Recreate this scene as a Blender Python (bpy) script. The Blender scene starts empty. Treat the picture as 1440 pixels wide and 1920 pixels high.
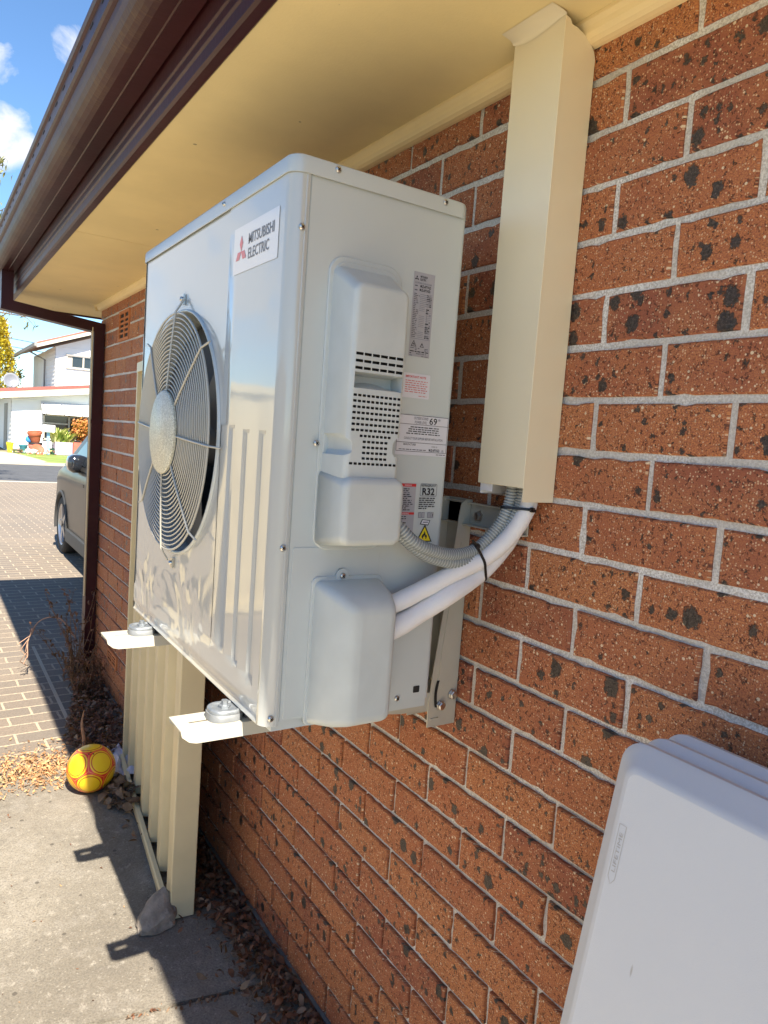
import bpy, bmesh, math, random
from mathutils import Vector, Matrix, noise as mnoise

R = math.radians
C = bpy.context.scene.collection
sc = bpy.context.scene
random.seed(7)

# ------------------------------------------------------------------ camera
cam_d = bpy.data.cameras.new('camera')
cam = bpy.data.objects.new('camera', cam_d)
C.objects.link(cam)
sc.camera = cam
cam_d.sensor_fit = 'VERTICAL'
cam_d.sensor_height = 32.0
cam_d.sensor_width = 24.0
cam_d.lens = 1346.65 / 1920 * 32.0
cam_d.clip_start = 0.02
cam_d.clip_end = 2000
_r, _d, _f = Vector((0.8395, -0.5385, 0.0724)), Vector((0.0080, -0.1210, -0.9926)), Vector((0.5433, 0.8339, -0.0972))
_m = Matrix((( _r.x, -_d.x, -_f.x), (_r.y, -_d.y, -_f.y), (_r.z, -_d.z, -_f.z)))
cam.matrix_world = Matrix.Translation((-0.9218, -0.6910, -0.6940)) @ _m.to_4x4()

# ------------------------------------------------------------------ sky and sun
SUN_DIR = Vector((-0.125, -0.94, 1.08)).normalized()        # towards the sun
elev = math.asin(SUN_DIR.z)
w = bpy.data.worlds.new('World')
sc.world = w
w.use_nodes = True
nt = w.node_tree
N, L = nt.nodes, nt.links
N.clear()
out = N.new('ShaderNodeOutputWorld')
bg = N.new('ShaderNodeBackground')
sky = N.new('ShaderNodeTexSky')
sky.sky_type = 'NISHITA'
sky.sun_disc = False
sky.sun_elevation = elev
sky.sun_rotation = math.atan2(SUN_DIR.x, SUN_DIR.y)
sky.air_density = 1.0
sky.dust_density = 0.0
sky.ozone_density = 4.0
bg.inputs['Strength'].default_value = 0.08
tc = N.new('ShaderNodeTexCoord')
def vmath(op, a, b_=None):
    n = N.new('ShaderNodeVectorMath'); n.operation = op
    for i, x in enumerate((a, b_)):
        if x is None: continue
        if isinstance(x, tuple): n.inputs[i].default_value = x
        else: L.new(x, n.inputs[i])
    return n
def fmath(op, a, b_, c=None):
    n = N.new('ShaderNodeMath'); n.operation = op
    for i, x in enumerate((a, b_, c)):
        if x is None: continue
        if isinstance(x, (int, float)): n.inputs[i].default_value = x
        else: L.new(x, n.inputs[i])
    return n.outputs[0]
n1 = N.new('ShaderNodeTexNoise')
n1.inputs['Scale'].default_value = 17
n1.inputs['Detail'].default_value = 9
n1.inputs['Roughness'].default_value = 0.6
n1.inputs['Distortion'].default_value = 0.3
L.new(tc.outputs['Generated'], n1.inputs['Vector'])
# clouds hang in these directions: (direction, angular radius, squash, weight)
CLOUDS = [((0.073, 0.947, 0.305), 0.055, 1.0, 1.25), ((0.036, 0.95, 0.295), 0.075, 1.0, 1.2), ((0.140, 0.903, 0.405), 0.034, 0.8, 0.46), ((0.060, 0.922, 0.375), 0.040, 0.9, 0.46),
          ((-0.30, 0.93, 0.20), 0.20, 1.1, 1.15), ((-0.55, 0.80, 0.22), 0.22, 1.2, 1.0), ((-0.24, 0.95, 0.36), 0.12, 1.2, 0.8), ((-0.9, 0.2, 0.3), 0.3, 1.3, 0.9), ((0.5, 0.8, 0.25), 0.25, 1.3, 0.9), ((-0.6, -0.6, 0.4), 0.3, 1.3, 0.9)]  # first three: unseen banks added to grey the front panel's reflection
tot = None
for d_, rad, sq, wt in CLOUDS:
    df = vmath('SUBTRACT', tc.outputs['Generated'], tuple(Vector(d_).normalized()))
    ds = vmath('MULTIPLY', df.outputs[0], (1.0, 1.0, sq * 1.3))
    ln = vmath('LENGTH', ds.outputs[0])
    q = fmath('SUBTRACT', 1.0, fmath('DIVIDE', ln.outputs['Value'], rad))
    q = fmath('MULTIPLY', fmath('MAXIMUM', q, 0.0), wt)
    tot = q if tot is None else fmath('MAXIMUM', tot, q)
nz_c = fmath('MULTIPLY_ADD', n1.outputs['Fac'], 2.4, -1.2)
cl_ = fmath('ADD', fmath('MINIMUM', fmath('MULTIPLY', tot, 1.6), 1.0), nz_c)
cl_ = fmath('MULTIPLY', cl_, fmath('MINIMUM', fmath('MULTIPLY', tot, 6.0), 1.0))
rmp = N.new('ShaderNodeValToRGB')
rmp.color_ramp.elements[0].position = 0.30
rmp.color_ramp.elements[1].position = 0.95
mix = N.new('ShaderNodeMix')
mix.data_type = 'RGBA'
mix.inputs['B'].default_value = (5.0, 5.0, 5.1, 1)
L.new(cl_, rmp.inputs['Fac'])
L.new(rmp.outputs['Color'], mix.inputs['Factor'])
tint = N.new('ShaderNodeMix')
tint.data_type = 'RGBA'
tint.blend_type = 'MULTIPLY'
tint.inputs['Factor'].default_value = 1.0
tint.inputs['B'].default_value = (0.78, 0.92, 1.0, 1)     # the deep blue of a clear late summer sky
L.new(sky.outputs['Color'], tint.inputs['A'])
L.new(tint.outputs['Result'], mix.inputs['A'])
L.new(mix.outputs['Result'], bg.inputs['Color'])
L.new(bg.outputs['Background'], out.inputs['Surface'])

sd = bpy.data.lights.new('sun', 'SUN')
sd.energy = 5.0
sd.angle = R(0.5)
sd.color = (1.0, 0.91, 0.76)
sun = bpy.data.objects.new('sun', sd)
C.objects.link(sun)
sun.location = (-3, -8, 12)
sun.rotation_euler = (-SUN_DIR).to_track_quat('-Z', 'Y').to_euler()

sc.view_settings.view_transform = 'Standard'
sc.view_settings.look = 'None'
sc.view_settings.gamma = 1
sc.view_settings.exposure = 1.55

G = -2.26            # level of the concrete; height 0 is the underside of the eave

# ------------------------------------------------------------------ mesh helpers
ROOT = {}

def tag(o, label=None, cat=None, group=None, kind=None):
    if label: o['label'] = label
    if cat: o['category'] = cat
    if group: o['group'] = group
    if kind: o['kind'] = kind
    return o

def thing(name, label, cat, loc, group=None):
    o = bpy.data.objects.new(name, None)
    o.empty_display_size = 0.05
    C.objects.link(o)
    o.location = loc
    ROOT[o.name] = Vector(loc)
    return tag(o, label, cat, group)

class MB:
    def __init__(s):
        s.v, s.f, s.m, s.sm, s.att = [], [], [], [], []
    def add(s, vs, fs, mat=0, smooth=False, att=0.0):
        b = len(s.v)
        s.v += [Vector(v) for v in vs]
        for f in fs:
            s.f.append([b + i for i in f]); s.m.append(mat); s.sm.append(smooth); s.att.append(att)
    def box(s, c, d, mat=0, rot=None, att=0.0):
        c = Vector(c); hx, hy, hz = d[0] / 2, d[1] / 2, d[2] / 2
        vs = [Vector((x, y, z)) for x in (-hx, hx) for y in (-hy, hy) for z in (-hz, hz)]
        if rot is not None: vs = [rot @ v for v in vs]
        s.add([c + v for v in vs], [(0, 1, 3, 2), (4, 6, 7, 5), (0, 4, 5, 1), (2, 3, 7, 6), (0, 2, 6, 4), (1, 5, 7, 3)], mat, att=att)
    def bb(s, x0, x1, y0, y1, z0, z1, mat=0, att=0.0):
        s.box(((x0 + x1) / 2, (y0 + y1) / 2, (z0 + z1) / 2), (abs(x1 - x0), abs(y1 - y0), abs(z1 - z0)), mat, att=att)
    def bevel_box(s, x0, x1, y0, y1, z0, z1, r=0.004, mat=0):
        bm = bmesh.new()
        bmesh.ops.create_cube(bm, size=1)
        bmesh.ops.scale(bm, vec=(x1 - x0, y1 - y0, z1 - z0), verts=bm.verts)
        bmesh.ops.translate(bm, vec=((x0 + x1) / 2, (y0 + y1) / 2, (z0 + z1) / 2), verts=bm.verts)
        bmesh.ops.bevel(bm, geom=list(bm.edges), offset=r, segments=2, affect='EDGES', profile=0.5)
        s.bm(bm, mat)
    def bm(s, bm, mat=0, smooth=False, xf=None):
        bm.verts.ensure_lookup_table(); bm.verts.index_update()
        vs = [v.co.copy() for v in bm.verts]
        if xf is not None: vs = [xf @ v for v in vs]
        s.add(vs, [[v.index for v in f.verts] for f in bm.faces], mat, smooth)
        bm.free()
    def prism(s, poly, fn, w0, w1, mat=0, smooth=False, caps=True):
        n = len(poly)
        vs = [fn(u, v, w0) for u, v in poly] + [fn(u, v, w1) for u, v in poly]
        fs = [(i, (i + 1) % n, n + (i + 1) % n, n + i) for i in range(n)]
        s.add(vs, fs, mat, smooth)
        if caps:
            s.add(vs[:n], [list(range(n))[::-1]], mat); s.add(vs[n:], [list(range(n))], mat)
    def strip(s, prof, fn, w0, w1, mat=0, smooth=False, ws=None):
        ws = ws or [w0, w1]
        n = len(prof)
        vs = [fn(u, v, q) for q in ws for u, v in prof]
        fs = [(k * n + i, k * n + i + 1, (k + 1) * n + i + 1, (k + 1) * n + i) for k in range(len(ws) - 1) for i in range(n - 1)]
        s.add(vs, fs, mat, smooth)
    def loft(s, loops, mat=0, smooth=True, cap0=True, cap1=True, closed=True):
        n = len(loops[0])
        vs = [p for lp in loops for p in lp]
        fs = []
        for k in range(len(loops) - 1):
            for i in range(n if closed else n - 1):
                j = (i + 1) % n
                fs.append((k * n + i, k * n + j, (k + 1) * n + j, (k + 1) * n + i))
        s.add(vs, fs, mat, smooth)
        if cap0: s.add(loops[0], [list(range(n))[::-1]], mat)
        if cap1: s.add(loops[-1], [list(range(n))], mat)
    def tube(s, pts, r, seg=8, mat=0, closed=False, caps=True, smooth=True):
        pts = [Vector(p) for p in pts]
        n = len(pts)
        rr = r if isinstance(r, (list, tuple)) else [r] * n
        loops = []
        up = None
        for i, p in enumerate(pts):
            if closed: t = pts[(i + 1) % n] - pts[i - 1]
            else: t = pts[min(i + 1, n - 1)] - pts[max(i - 1, 0)]
            if t.length < 1e-9: t = Vector((0, 0, 1))
            t.normalize()
            if up is None:
                up = Vector((0, 0, 1)) if abs(t.z) < 0.9 else Vector((1, 0, 0))
            a = t.cross(up)
            if a.length < 1e-6: a = t.orthogonal()
            a.normalize(); b = a.cross(t).normalized(); up = b
            loops.append([p + (a * math.cos(q) + b * math.sin(q)) * rr[i] for q in [2 * math.pi * k / seg for k in range(seg)]])
        if closed:
            loops.append(loops[0]); s.loft(loops, mat, smooth, False, False)
        else: s.loft(loops, mat, smooth, caps, caps)
    def lathe(s, prof, o, ax, seg=24, mat=0, smooth=True, cap0=False, cap1=False):
        o, ax = Vector(o), Vector(ax).normalized()
        a = ax.orthogonal().normalized(); b = ax.cross(a)
        loops = [[o + ax * h + (a * math.cos(q) + b * math.sin(q)) * r for q in [2 * math.pi * k / seg for k in range(seg)]] for r, h in prof]
        s.loft(loops, mat, smooth, cap0, cap1)
    def sphere(s, c, r, seg=24, rings=14, mat=0, sc_=(1, 1, 1)):
        c = Vector(c)
        loops = []
        for i in range(1, rings):
            t = math.pi * i / rings
            loops.append([c + Vector((sc_[0] * r * math.sin(t) * math.cos(q), sc_[1] * r * math.sin(t) * math.sin(q), -sc_[2] * r * math.cos(t))) for q in [2 * math.pi * k / seg for k in range(seg)]])
        s.loft(loops, mat, True, False, False)
        n = len(s.v)
        s.add(loops[0] + [c - Vector((0, 0, sc_[2] * r))], [(i, seg, (i + 1) % seg)[::1] for i in range(seg)], mat, True)
        s.add(loops[-1] + [c + Vector((0, 0, sc_[2] * r))], [(i, (i + 1) % seg, seg) for i in range(seg)], mat, True)
    def text(s, body, o, right, up, h, width=None, mat=0, bold=0.0, align='LEFT'):
        cu = bpy.data.curves.new('txt', 'FONT')
        cu.body = body; cu.size = 1.0; cu.resolution_u = 2
        cu.offset = bold
        ob = bpy.data.objects.new('txt', cu)
        me = bpy.data.meshes.new_from_object(ob)
        o, right, up = Vector(o), Vector(right), Vector(up)
        if len(me.vertices):
            xs = [v.co.x for v in me.vertices]
            x0, x1 = min(xs), max(xs)
            kx = (width / (x1 - x0)) if width else h / 0.7
            ky = h / 0.7
            sh = {'LEFT': x0, 'CENTER': (x0 + x1) / 2, 'RIGHT': x1}[align]
            s.add([o + right * ((v.co.x - sh) * kx) + up * (v.co.y * ky) for v in me.vertices], [list(p.vertices) for p in me.polygons], mat)
        bpy.data.objects.remove(ob); bpy.data.curves.remove(cu); bpy.data.meshes.remove(me)
    def mesh(s, name, mats, off):
        me = bpy.data.meshes.new(name)
        me.from_pydata([v - off for v in s.v], [], s.f)
        for mt in mats: me.materials.append(mt)
        me.polygons.foreach_set('material_index', s.m)
        me.polygons.foreach_set('use_smooth', s.sm)
        if any(s.att):
            a = me.attributes.new('rnd', 'FLOAT', 'FACE')
            a.data.foreach_set('value', s.att)
        me.update()
        return me
    def build(s, name, mats, parent=None, origin=None, fix=True, weld=False, auto=None):
        if not isinstance(mats, (list, tuple)): mats = [mats]
        if parent is not None: off = ROOT[parent.name]
        else: off = Vector(origin) if origin is not None else Vector((0, 0, 0))
        me = s.mesh(name, mats, off)
        if fix or weld:
            b = bmesh.new(); b.from_mesh(me)
            if weld: bmesh.ops.remove_doubles(b, verts=b.verts, dist=1e-5)
            if fix: bmesh.ops.recalc_face_normals(b, faces=b.faces)
            b.to_mesh(me); b.free()
        if auto is not None: me.set_sharp_from_angle(angle=R(auto))
        o = bpy.data.objects.new(name, me)
        C.objects.link(o)
        if parent is None: o.location = off
        else:
            o.parent = parent
        ROOT[o.name] = off
        return o

def boolean(o, cutter, mats=None):
    """cut a MB out of an object that was just built, keep the cutter's material index"""
    me = cutter.mesh('cut', mats or list(o.data.materials), ROOT[o.name])
    b = bmesh.new(); b.from_mesh(me); bmesh.ops.recalc_face_normals(b, faces=b.faces); b.to_mesh(me); b.free()
    co = bpy.data.objects.new('cut', me)
    C.objects.link(co)
    co.location = ROOT[o.name]
    md = o.modifiers.new('b', 'BOOLEAN'); md.operation = 'DIFFERENCE'; md.solver = 'EXACT'; md.object = co
    par = o.parent
    o.parent = None; o.location = ROOT[o.name]
    dg = bpy.context.evaluated_depsgraph_get(); dg.update()
    nm = bpy.data.meshes.new_from_object(o.evaluated_get(dg))
    o.modifiers.clear()
    old = o.data; nme = old.name
    o.data = nm; bpy.data.meshes.remove(old); nm.name = nme
    bpy.data.objects.remove(co)
    if par: o.parent = par; o.location = (0, 0, 0)

def smooth_path(pts, n=8):
    pts = [Vector(p) for p in pts]
    P = [pts[0] * 2 - pts[1]] + pts + [pts[-1] * 2 - pts[-2]]
    res = []
    for i in range(1, len(P) - 2):
        for k in range(n):
            t = k / n
            a, b, c, d = P[i - 1], P[i], P[i + 1], P[i + 2]
            res.append(0.5 * ((2 * b) + (c - a) * t + (2 * a - 5 * b + 4 * c - d) * t * t + (3 * b - a - 3 * c + d) * t ** 3))
    res.append(pts[-1])
    return res

def rrect(u0, u1, v0, v1, r, n=5):
    r = min(r, (u1 - u0) / 2 - 1e-5, (v1 - v0) / 2 - 1e-5)
    pts = []
    for cu, cv, a0 in ((u1 - r, v1 - r, 0), (u0 + r, v1 - r, 90), (u0 + r, v0 + r, 180), (u1 - r, v0 + r, 270)):
        for k in range(n + 1):
            a = R(a0 + 90 * k / n)
            pts.append((cu + r * math.cos(a), cv + r * math.sin(a)))
    return pts
# ------------------------------------------------------------------ materials
def newmat(name):
    m = bpy.data.materials.new(name); m.use_nodes = True
    nt = m.node_tree
    return m, nt, nt.nodes, nt.links, nt.nodes['Principled BSDF']

def S(v):   # sRGB 0-255 -> linear
    return tuple((c / 255 / 12.92 if c / 255 <= 0.04045 else ((c / 255 + 0.055) / 1.055) ** 2.4) for c in v) + (1,)

def plain(name, col, rough=0.5, metal=0.0, spec=0.5, coat=0.0, var=0.06, nscale=12, bump=0.0, bscale=60, trans=0.0):
    m, nt, N, L, B = newmat(name)
    B.inputs['Roughness'].default_value = rough
    B.inputs['Metallic'].default_value = metal
    B.inputs['Specular IOR Level'].default_value = spec
    B.inputs['Coat Weight'].default_value = coat
    B.inputs['Coat Roughness'].default_value = 0.05
    if trans: B.inputs['Transmission Weight'].default_value = trans
    col = tuple(col[:3])
    if var:
        tc = N.new('ShaderNodeTexCoord'); nz = N.new('ShaderNodeTexNoise')
        nz.inputs['Scale'].default_value = nscale; nz.inputs['Detail'].default_value = 6
        L.new(tc.outputs['Object'], nz.inputs['Vector'])
        r = N.new('ShaderNodeValToRGB')
        r.color_ramp.elements[0].position = 0.3; r.color_ramp.elements[1].position = 0.7
        r.color_ramp.elements[0].color = tuple(c * (1 - var) for c in col) + (1,)
        r.color_ramp.elements[1].color = tuple(min(1, c * (1 + var)) for c in col) + (1,)
        L.new(nz.outputs['Fac'], r.inputs['Fac']); L.new(r.outputs['Color'], B.inputs['Base Color'])
        if bump:
            n2 = N.new('ShaderNodeTexNoise'); n2.inputs['Scale'].default_value = bscale; n2.inputs['Detail'].default_value = 4
            L.new(tc.outputs['Object'], n2.inputs['Vector'])
            bp = N.new('ShaderNodeBump'); bp.inputs['Distance'].default_value = bump; bp.inputs['Strength'].default_value = 0.8
            L.new(n2.outputs['Fac'], bp.inputs['Height']); L.new(bp.outputs['Normal'], B.inputs['Normal'])
    else:
        B.inputs['Base Color'].default_value = col + (1,)
    return m

class NG:
    """small node-graph helper"""
    def __init__(s, nt): s.nt, s.N, s.L = nt, nt.nodes, nt.links
    def math(s, op, a, b=None, c=None, clamp=False):
        n = s.N.new('ShaderNodeMath'); n.operation = op; n.use_clamp = clamp
        for i, x in enumerate((a, b, c)):
            if x is None: continue
            if isinstance(x, (int, float)): n.inputs[i].default_value = x
            else: s.L.new(x, n.inputs[i])
        return n.outputs[0]
    def mix(s, f, a, b, blend='MIX'):
        n = s.N.new('ShaderNodeMix'); n.data_type = 'RGBA'; n.blend_type = blend
        for k, x in (('Factor', f), ('A', a), ('B', b)):
            if isinstance(x, (int, float)): n.inputs[k].default_value = x
            elif isinstance(x, tuple): n.inputs[k].default_value = x if len(x) == 4 else x + (1,)
            else: s.L.new(x, n.inputs[k])
        return n.outputs['Result']
    def noise(s, vec, scale, detail=4, rough=0.5, dist=0.0, dim='3D'):
        n = s.N.new('ShaderNodeTexNoise'); n.noise_dimensions = dim
        n.inputs['Scale'].default_value = scale; n.inputs['Detail'].default_value = detail
        n.inputs['Roughness'].default_value = rough; n.inputs['Distortion'].default_value = dist
        if vec is not None: s.L.new(vec, n.inputs['Vector'])
        return n
    def vor(s, vec, scale, dim='2D', rnd=1.0):
        n = s.N.new('ShaderNodeTexVoronoi'); n.voronoi_dimensions = dim
        n.inputs['Scale'].default_value = scale; n.inputs['Randomness'].default_value = rnd
        s.L.new(vec, n.inputs['Vector'])
        return n
    def step(s, x, lo, hi):
        n = s.N.new('ShaderNodeMapRange'); n.interpolation_type = 'SMOOTHSTEP'
        for i, q in ((0, x), (1, lo), (2, hi)):
            if isinstance(q, (int, float)): n.inputs[i].default_value = q
            else: s.L.new(q, n.inputs[i])
        return n.outputs[0]
    def spots(s, vec, scale, thresh, rmax, soft=0.06):
        """mask of randomly present round spots: the share above thresh of the cells carry one"""
        v = s.vor(vec, scale)
        sep = s.N.new('ShaderNodeSeparateColor'); s.L.new(v.outputs['Color'], sep.inputs['Color'])
        on = s.math('SUBTRACT', sep.outputs[0], thresh)
        rad = s.math('MULTIPLY', on, rmax / (1 - (thresh if isinstance(thresh, float) else 0.5)))
        d = s.math('SUBTRACT', rad, v.outputs['Distance'])
        return s.step(d, 0.0, soft), sep.outputs[1]

def brick_mat():
    m, nt, N, L, B = newmat('ironspot_brick')
    g = NG(nt)
    geo = N.new('ShaderNodeNewGeometry')
    sp = N.new('ShaderNodeSeparateXYZ'); L.new(geo.outputs['Position'], sp.inputs[0])
    u = g.math('ADD', sp.outputs[0], sp.outputs[1])
    cv = N.new('ShaderNodeCombineXYZ'); L.new(u, cv.inputs[0]); L.new(sp.outputs[2], cv.inputs[1])
    uv = cv.outputs[0]
    nz = g.noise(uv, 95, 5, 0.7)
    off = N.new('ShaderNodeVectorMath'); off.operation = 'MULTIPLY_ADD'
    L.new(nz.outputs['Color'], off.inputs[0]); off.inputs[1].default_value = (0.024, 0.030, 0); L.new(uv, off.inputs[2])
    st = N.new('ShaderNodeVectorMath'); st.operation = 'MULTIPLY'; L.new(off.outputs[0], st.inputs[0]); st.inputs[1].default_value = (1.0, 0.84, 1)
    w_ = st.outputs[0]
    at = N.new('ShaderNodeAttribute'); at.attribute_name = 'rnd'
    hsh = g.math('FRACT', g.math('MULTIPLY', at.outputs['Fac'], 91.7))
    big, r1 = g.spots(w_, 25, g.math('ADD', 0.42, g.math('MULTIPLY', hsh, 0.40)), 0.37, 0.07)
    mid, r2 = g.spots(w_, 60, g.math('ADD', 0.50, g.math('MULTIPLY', g.math('FRACT', g.math('MULTIPLY', at.outputs['Fac'], 37.3)), 0.30)), 0.40, 0.10)
    pit, r3 = g.spots(w_, 235, 0.50, 0.42, 0.12)
    pit2, r3b = g.spots(w_, 110, 0.75, 0.36, 0.12)
    crm, r4 = g.spots(uv, 250, 0.55, 0.42, 0.12)
    crm2, r5 = g.spots(uv, 110, 0.86, 0.30, 0.06)
    rp = N.new('ShaderNodeValToRGB')
    e = rp.color_ramp.elements
    e[0].position = 0.0; e[0].color = (0.25, 0.075, 0.040, 1)
    e[1].position = 1.0; e[1].color = (0.56, 0.235, 0.078, 1)
    k = rp.color_ramp.elements.new(0.5); k.color = (0.48, 0.168, 0.058, 1)
    L.new(at.outputs['Fac'], rp.inputs['Fac'])
    cl = g.noise(uv, 11, 5, 0.6)
    base = g.mix(g.step(cl.outputs['Fac'], 0.35, 0.7), rp.outputs['Color'], (0.58, 0.25, 0.09), 'MIX')
    base = g.mix(0.6, rp.outputs['Color'], base)
    fine = g.noise(uv, 420, 3, 0.7)
    base = g.mix(g.step(fine.outputs['Fac'], 0.62, 0.40), base, (0.28, 0.085, 0.045))
    base = g.mix(g.math('MULTIPLY', g.step(fine.outputs['Fac'], 0.60, 0.78), 0.45), base, (0.5, 0.28, 0.16))
    base = g.mix(g.math('MULTIPLY', pit, 0.8), base, (0.06, 0.016, 0.012))
    base = g.mix(g.math('MULTIPLY', pit2, 0.8), base, (0.07, 0.02, 0.014))
    base = g.mix(g.math('MULTIPLY', crm, 0.85), base, (0.62, 0.43, 0.27))
    base = g.mix(crm2, base, (0.66, 0.52, 0.36))
    ir = g.noise(uv, 260, 4, 0.7)
    irc = g.mix(g.step(ir.outputs['Fac'], 0.45, 0.7), (0.016, 0.015, 0.014), (0.085, 0.075, 0.065))
    irc = g.mix(g.step(ir.outputs['Fac'], 0.66, 0.74), irc, (0.50, 0.47, 0.42))  # pale specks painted in as glossy glints on the iron spots
    base = g.mix(g.math('MULTIPLY', mid, 0.92), base, irc)
    base = g.mix(g.math('MULTIPLY', big, 0.95), base, irc)
    L.new(base, B.inputs['Base Color'])
    ro = g.math('SUBTRACT', 0.78, g.math('MULTIPLY', g.math('MAXIMUM', big, mid), 0.42))
    L.new(ro, B.inputs['Roughness'])
    h = g.math('ADD', g.math('MULTIPLY', fine.outputs['Fac'], 0.5), g.math('MULTIPLY', g.math('MAXIMUM', big, mid), 0.9))
    h = g.math('SUBTRACT', h, g.math('MULTIPLY', pit, 0.9))
    h = g.math('ADD', h, g.math('MULTIPLY', ir.outputs['Fac'], 0.5))
    wc = g.noise(None, 1, 3)
    sv = N.new('ShaderNodeVectorMath'); sv.operation = 'MULTIPLY'; L.new(uv, sv.inputs[0]); sv.inputs[1].default_value = (320, 45, 1)
    L.new(sv.outputs[0], wc.inputs['Vector'])
    h = g.math('ADD', h, g.math('MULTIPLY', wc.outputs['Fac'], 0.5))
    bp = N.new('ShaderNodeBump'); bp.inputs['Distance'].default_value = 0.0016; bp.inputs['Strength'].default_value = 0.9
    L.new(h, bp.inputs['Height']); L.new(bp.outputs['Normal'], B.inputs['Normal'])
    return m

def mortar_mat():
    m, nt, N, L, B = newmat('mortar')
    g = NG(nt)
    geo = N.new('ShaderNodeNewGeometry'); p = geo.outputs['Position']
    a = g.noise(p, 5, 4); b = g.noise(p, 300, 4, 0.7)
    c = g.mix(g.step(a.outputs['Fac'], 0.35, 0.68), (0.60, 0.58, 0.55), (0.82, 0.815, 0.80))
    c = g.mix(g.step(b.outputs['Fac'], 0.60, 0.40), c, (0.48, 0.455, 0.42))
    L.new(c, B.inputs['Base Color']); B.inputs['Roughness'].default_value = 0.95
    bp = N.new('ShaderNodeBump'); bp.inputs['Distance'].default_value = 0.0018; bp.inputs['Strength'].default_value = 0.9
    L.new(b.outputs['Fac'], bp.inputs['Height']); L.new(bp.outputs['Normal'], B.inputs['Normal'])
    return m

def concrete_mat():
    m, nt, N, L, B = newmat('weathered_concrete')
    g = NG(nt)
    geo = N.new('ShaderNodeNewGeometry'); p = geo.outputs['Position']
    a = g.noise(p, 1.3, 6, 0.6); b = g.noise(p, 9, 6, 0.65); f = g.noise(p, 170, 4, 0.75)
    c = g.mix(g.step(a.outputs['Fac'], 0.32, 0.68), (0.170, 0.150, 0.122), (0.245, 0.220, 0.182))
    c = g.mix(g.math('MULTIPLY', g.step(b.outputs['Fac'], 0.50, 0.72), 0.5), c, (0.295, 0.272, 0.24))
    c = g.mix(g.math('MULTIPLY', g.step(b.outputs['Fac'], 0.46, 0.28), 0.5), c, (0.125, 0.112, 0.097))
    h_ = g.noise(p, 34, 5, 0.7)
    c = g.mix(g.math('MULTIPLY', g.step(h_.outputs['Fac'], 0.54, 0.70), 0.55), c, (0.36, 0.33, 0.285))
    c = g.mix(g.math('MULTIPLY', g.step(h_.outputs['Fac'], 0.46, 0.30), 0.5), c, (0.115, 0.10, 0.085))
    c = g.mix(g.math('MULTIPLY', g.step(f.outputs['Fac'], 0.54, 0.34), 0.7), c, (0.10, 0.09, 0.075))
    c = g.mix(g.math('MULTIPLY', g.step(f.outputs['Fac'], 0.58, 0.74), 0.6), c, (0.42, 0.39, 0.34))
    sp, r = g.spots(p, 75, 0.84, 0.26, 0.10)
    c = g.mix(g.math('MULTIPLY', sp, 0.35), c, (0.45, 0.41, 0.35))
    sp2, r = g.spots(p, 26, 0.93, 0.22, 0.05)
    c = g.mix(g.math('MULTIPLY', sp2, 0.8), c, (0.07, 0.06, 0.05))
    L.new(c, B.inputs['Base Color']); B.inputs['Roughness'].default_value = 0.9
    bp = N.new('ShaderNodeBump'); bp.inputs['Distance'].default_value = 0.0025; bp.inputs['Strength'].default_value = 0.9
    L.new(g.math('ADD', f.outputs['Fac'], b.outputs['Fac']), bp.inputs['Height']); L.new(bp.outputs['Normal'], B.inputs['Normal'])
    return m

def paver_mat():
    m, nt, N, L, B = newmat('clay_pavers')
    g = NG(nt)
    geo = N.new('ShaderNodeNewGeometry')
    mp = N.new('ShaderNodeMapping'); mp.inputs['Rotation'].default_value = (0, 0, R(-2)); mp.inputs['Location'].default_value = (0.05, 0.02, 0)
    L.new(geo.outputs['Position'], mp.inputs['Vector'])
    wz = g.noise(geo.outputs['Position'], 14, 3)
    wo = N.new('ShaderNodeVectorMath'); wo.operation = 'MULTIPLY_ADD'; L.new(wz.outputs['Color'], wo.inputs[0]); wo.inputs[1].default_value = (0.012, 0.008, 0); L.new(mp.outputs[0], wo.inputs[2])
    br = N.new('ShaderNodeTexBrick'); L.new(wo.outputs[0], br.inputs['Vector'])
    br.inputs['Scale'].default_value = 1.0
    br.inputs['Brick Width'].default_value = 0.236; br.inputs['Row Height'].default_value = 0.117
    br.inputs['Mortar Size'].default_value = 0.0075; br.inputs['Mortar Smooth'].default_value = 0.25
    br.inputs['Color1'].default_value = (0.205, 0.165, 0.13, 1); br.inputs['Color2'].default_value = (0.16, 0.138, 0.118, 1)
    br.inputs['Mortar'].default_value = (0.42, 0.35, 0.26, 1)
    br.offset = 0.5; br.squash = 1.0
    a = g.noise(geo.outputs['Position'], 0.9, 5); f = g.noise(geo.outputs['Position'], 120, 4, 0.7)
    c = g.mix(g.math('MULTIPLY', g.step(a.outputs['Fac'], 0.38, 0.65), 0.35), br.outputs['Color'], (0.29, 0.235, 0.18))
    c = g.mix(g.math('MULTIPLY', g.step(f.outputs['Fac'], 0.58, 0.38), 0.45), c, (0.10, 0.085, 0.07))
    L.new(c, B.inputs['Base Color']); B.inputs['Roughness'].default_value = 0.88
    bp = N.new('ShaderNodeBump'); bp.inputs['Distance'].default_value = 0.004; bp.inputs['Strength'].default_value = 0.7
    L.new(g.math('ADD', g.math('MULTIPLY', br.outputs['Fac'], -0.8), g.math('MULTIPLY', f.outputs['Fac'], 0.5)), bp.inputs['Height'])
    L.new(bp.outputs['Normal'], B.inputs['Normal'])
    return m

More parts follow.
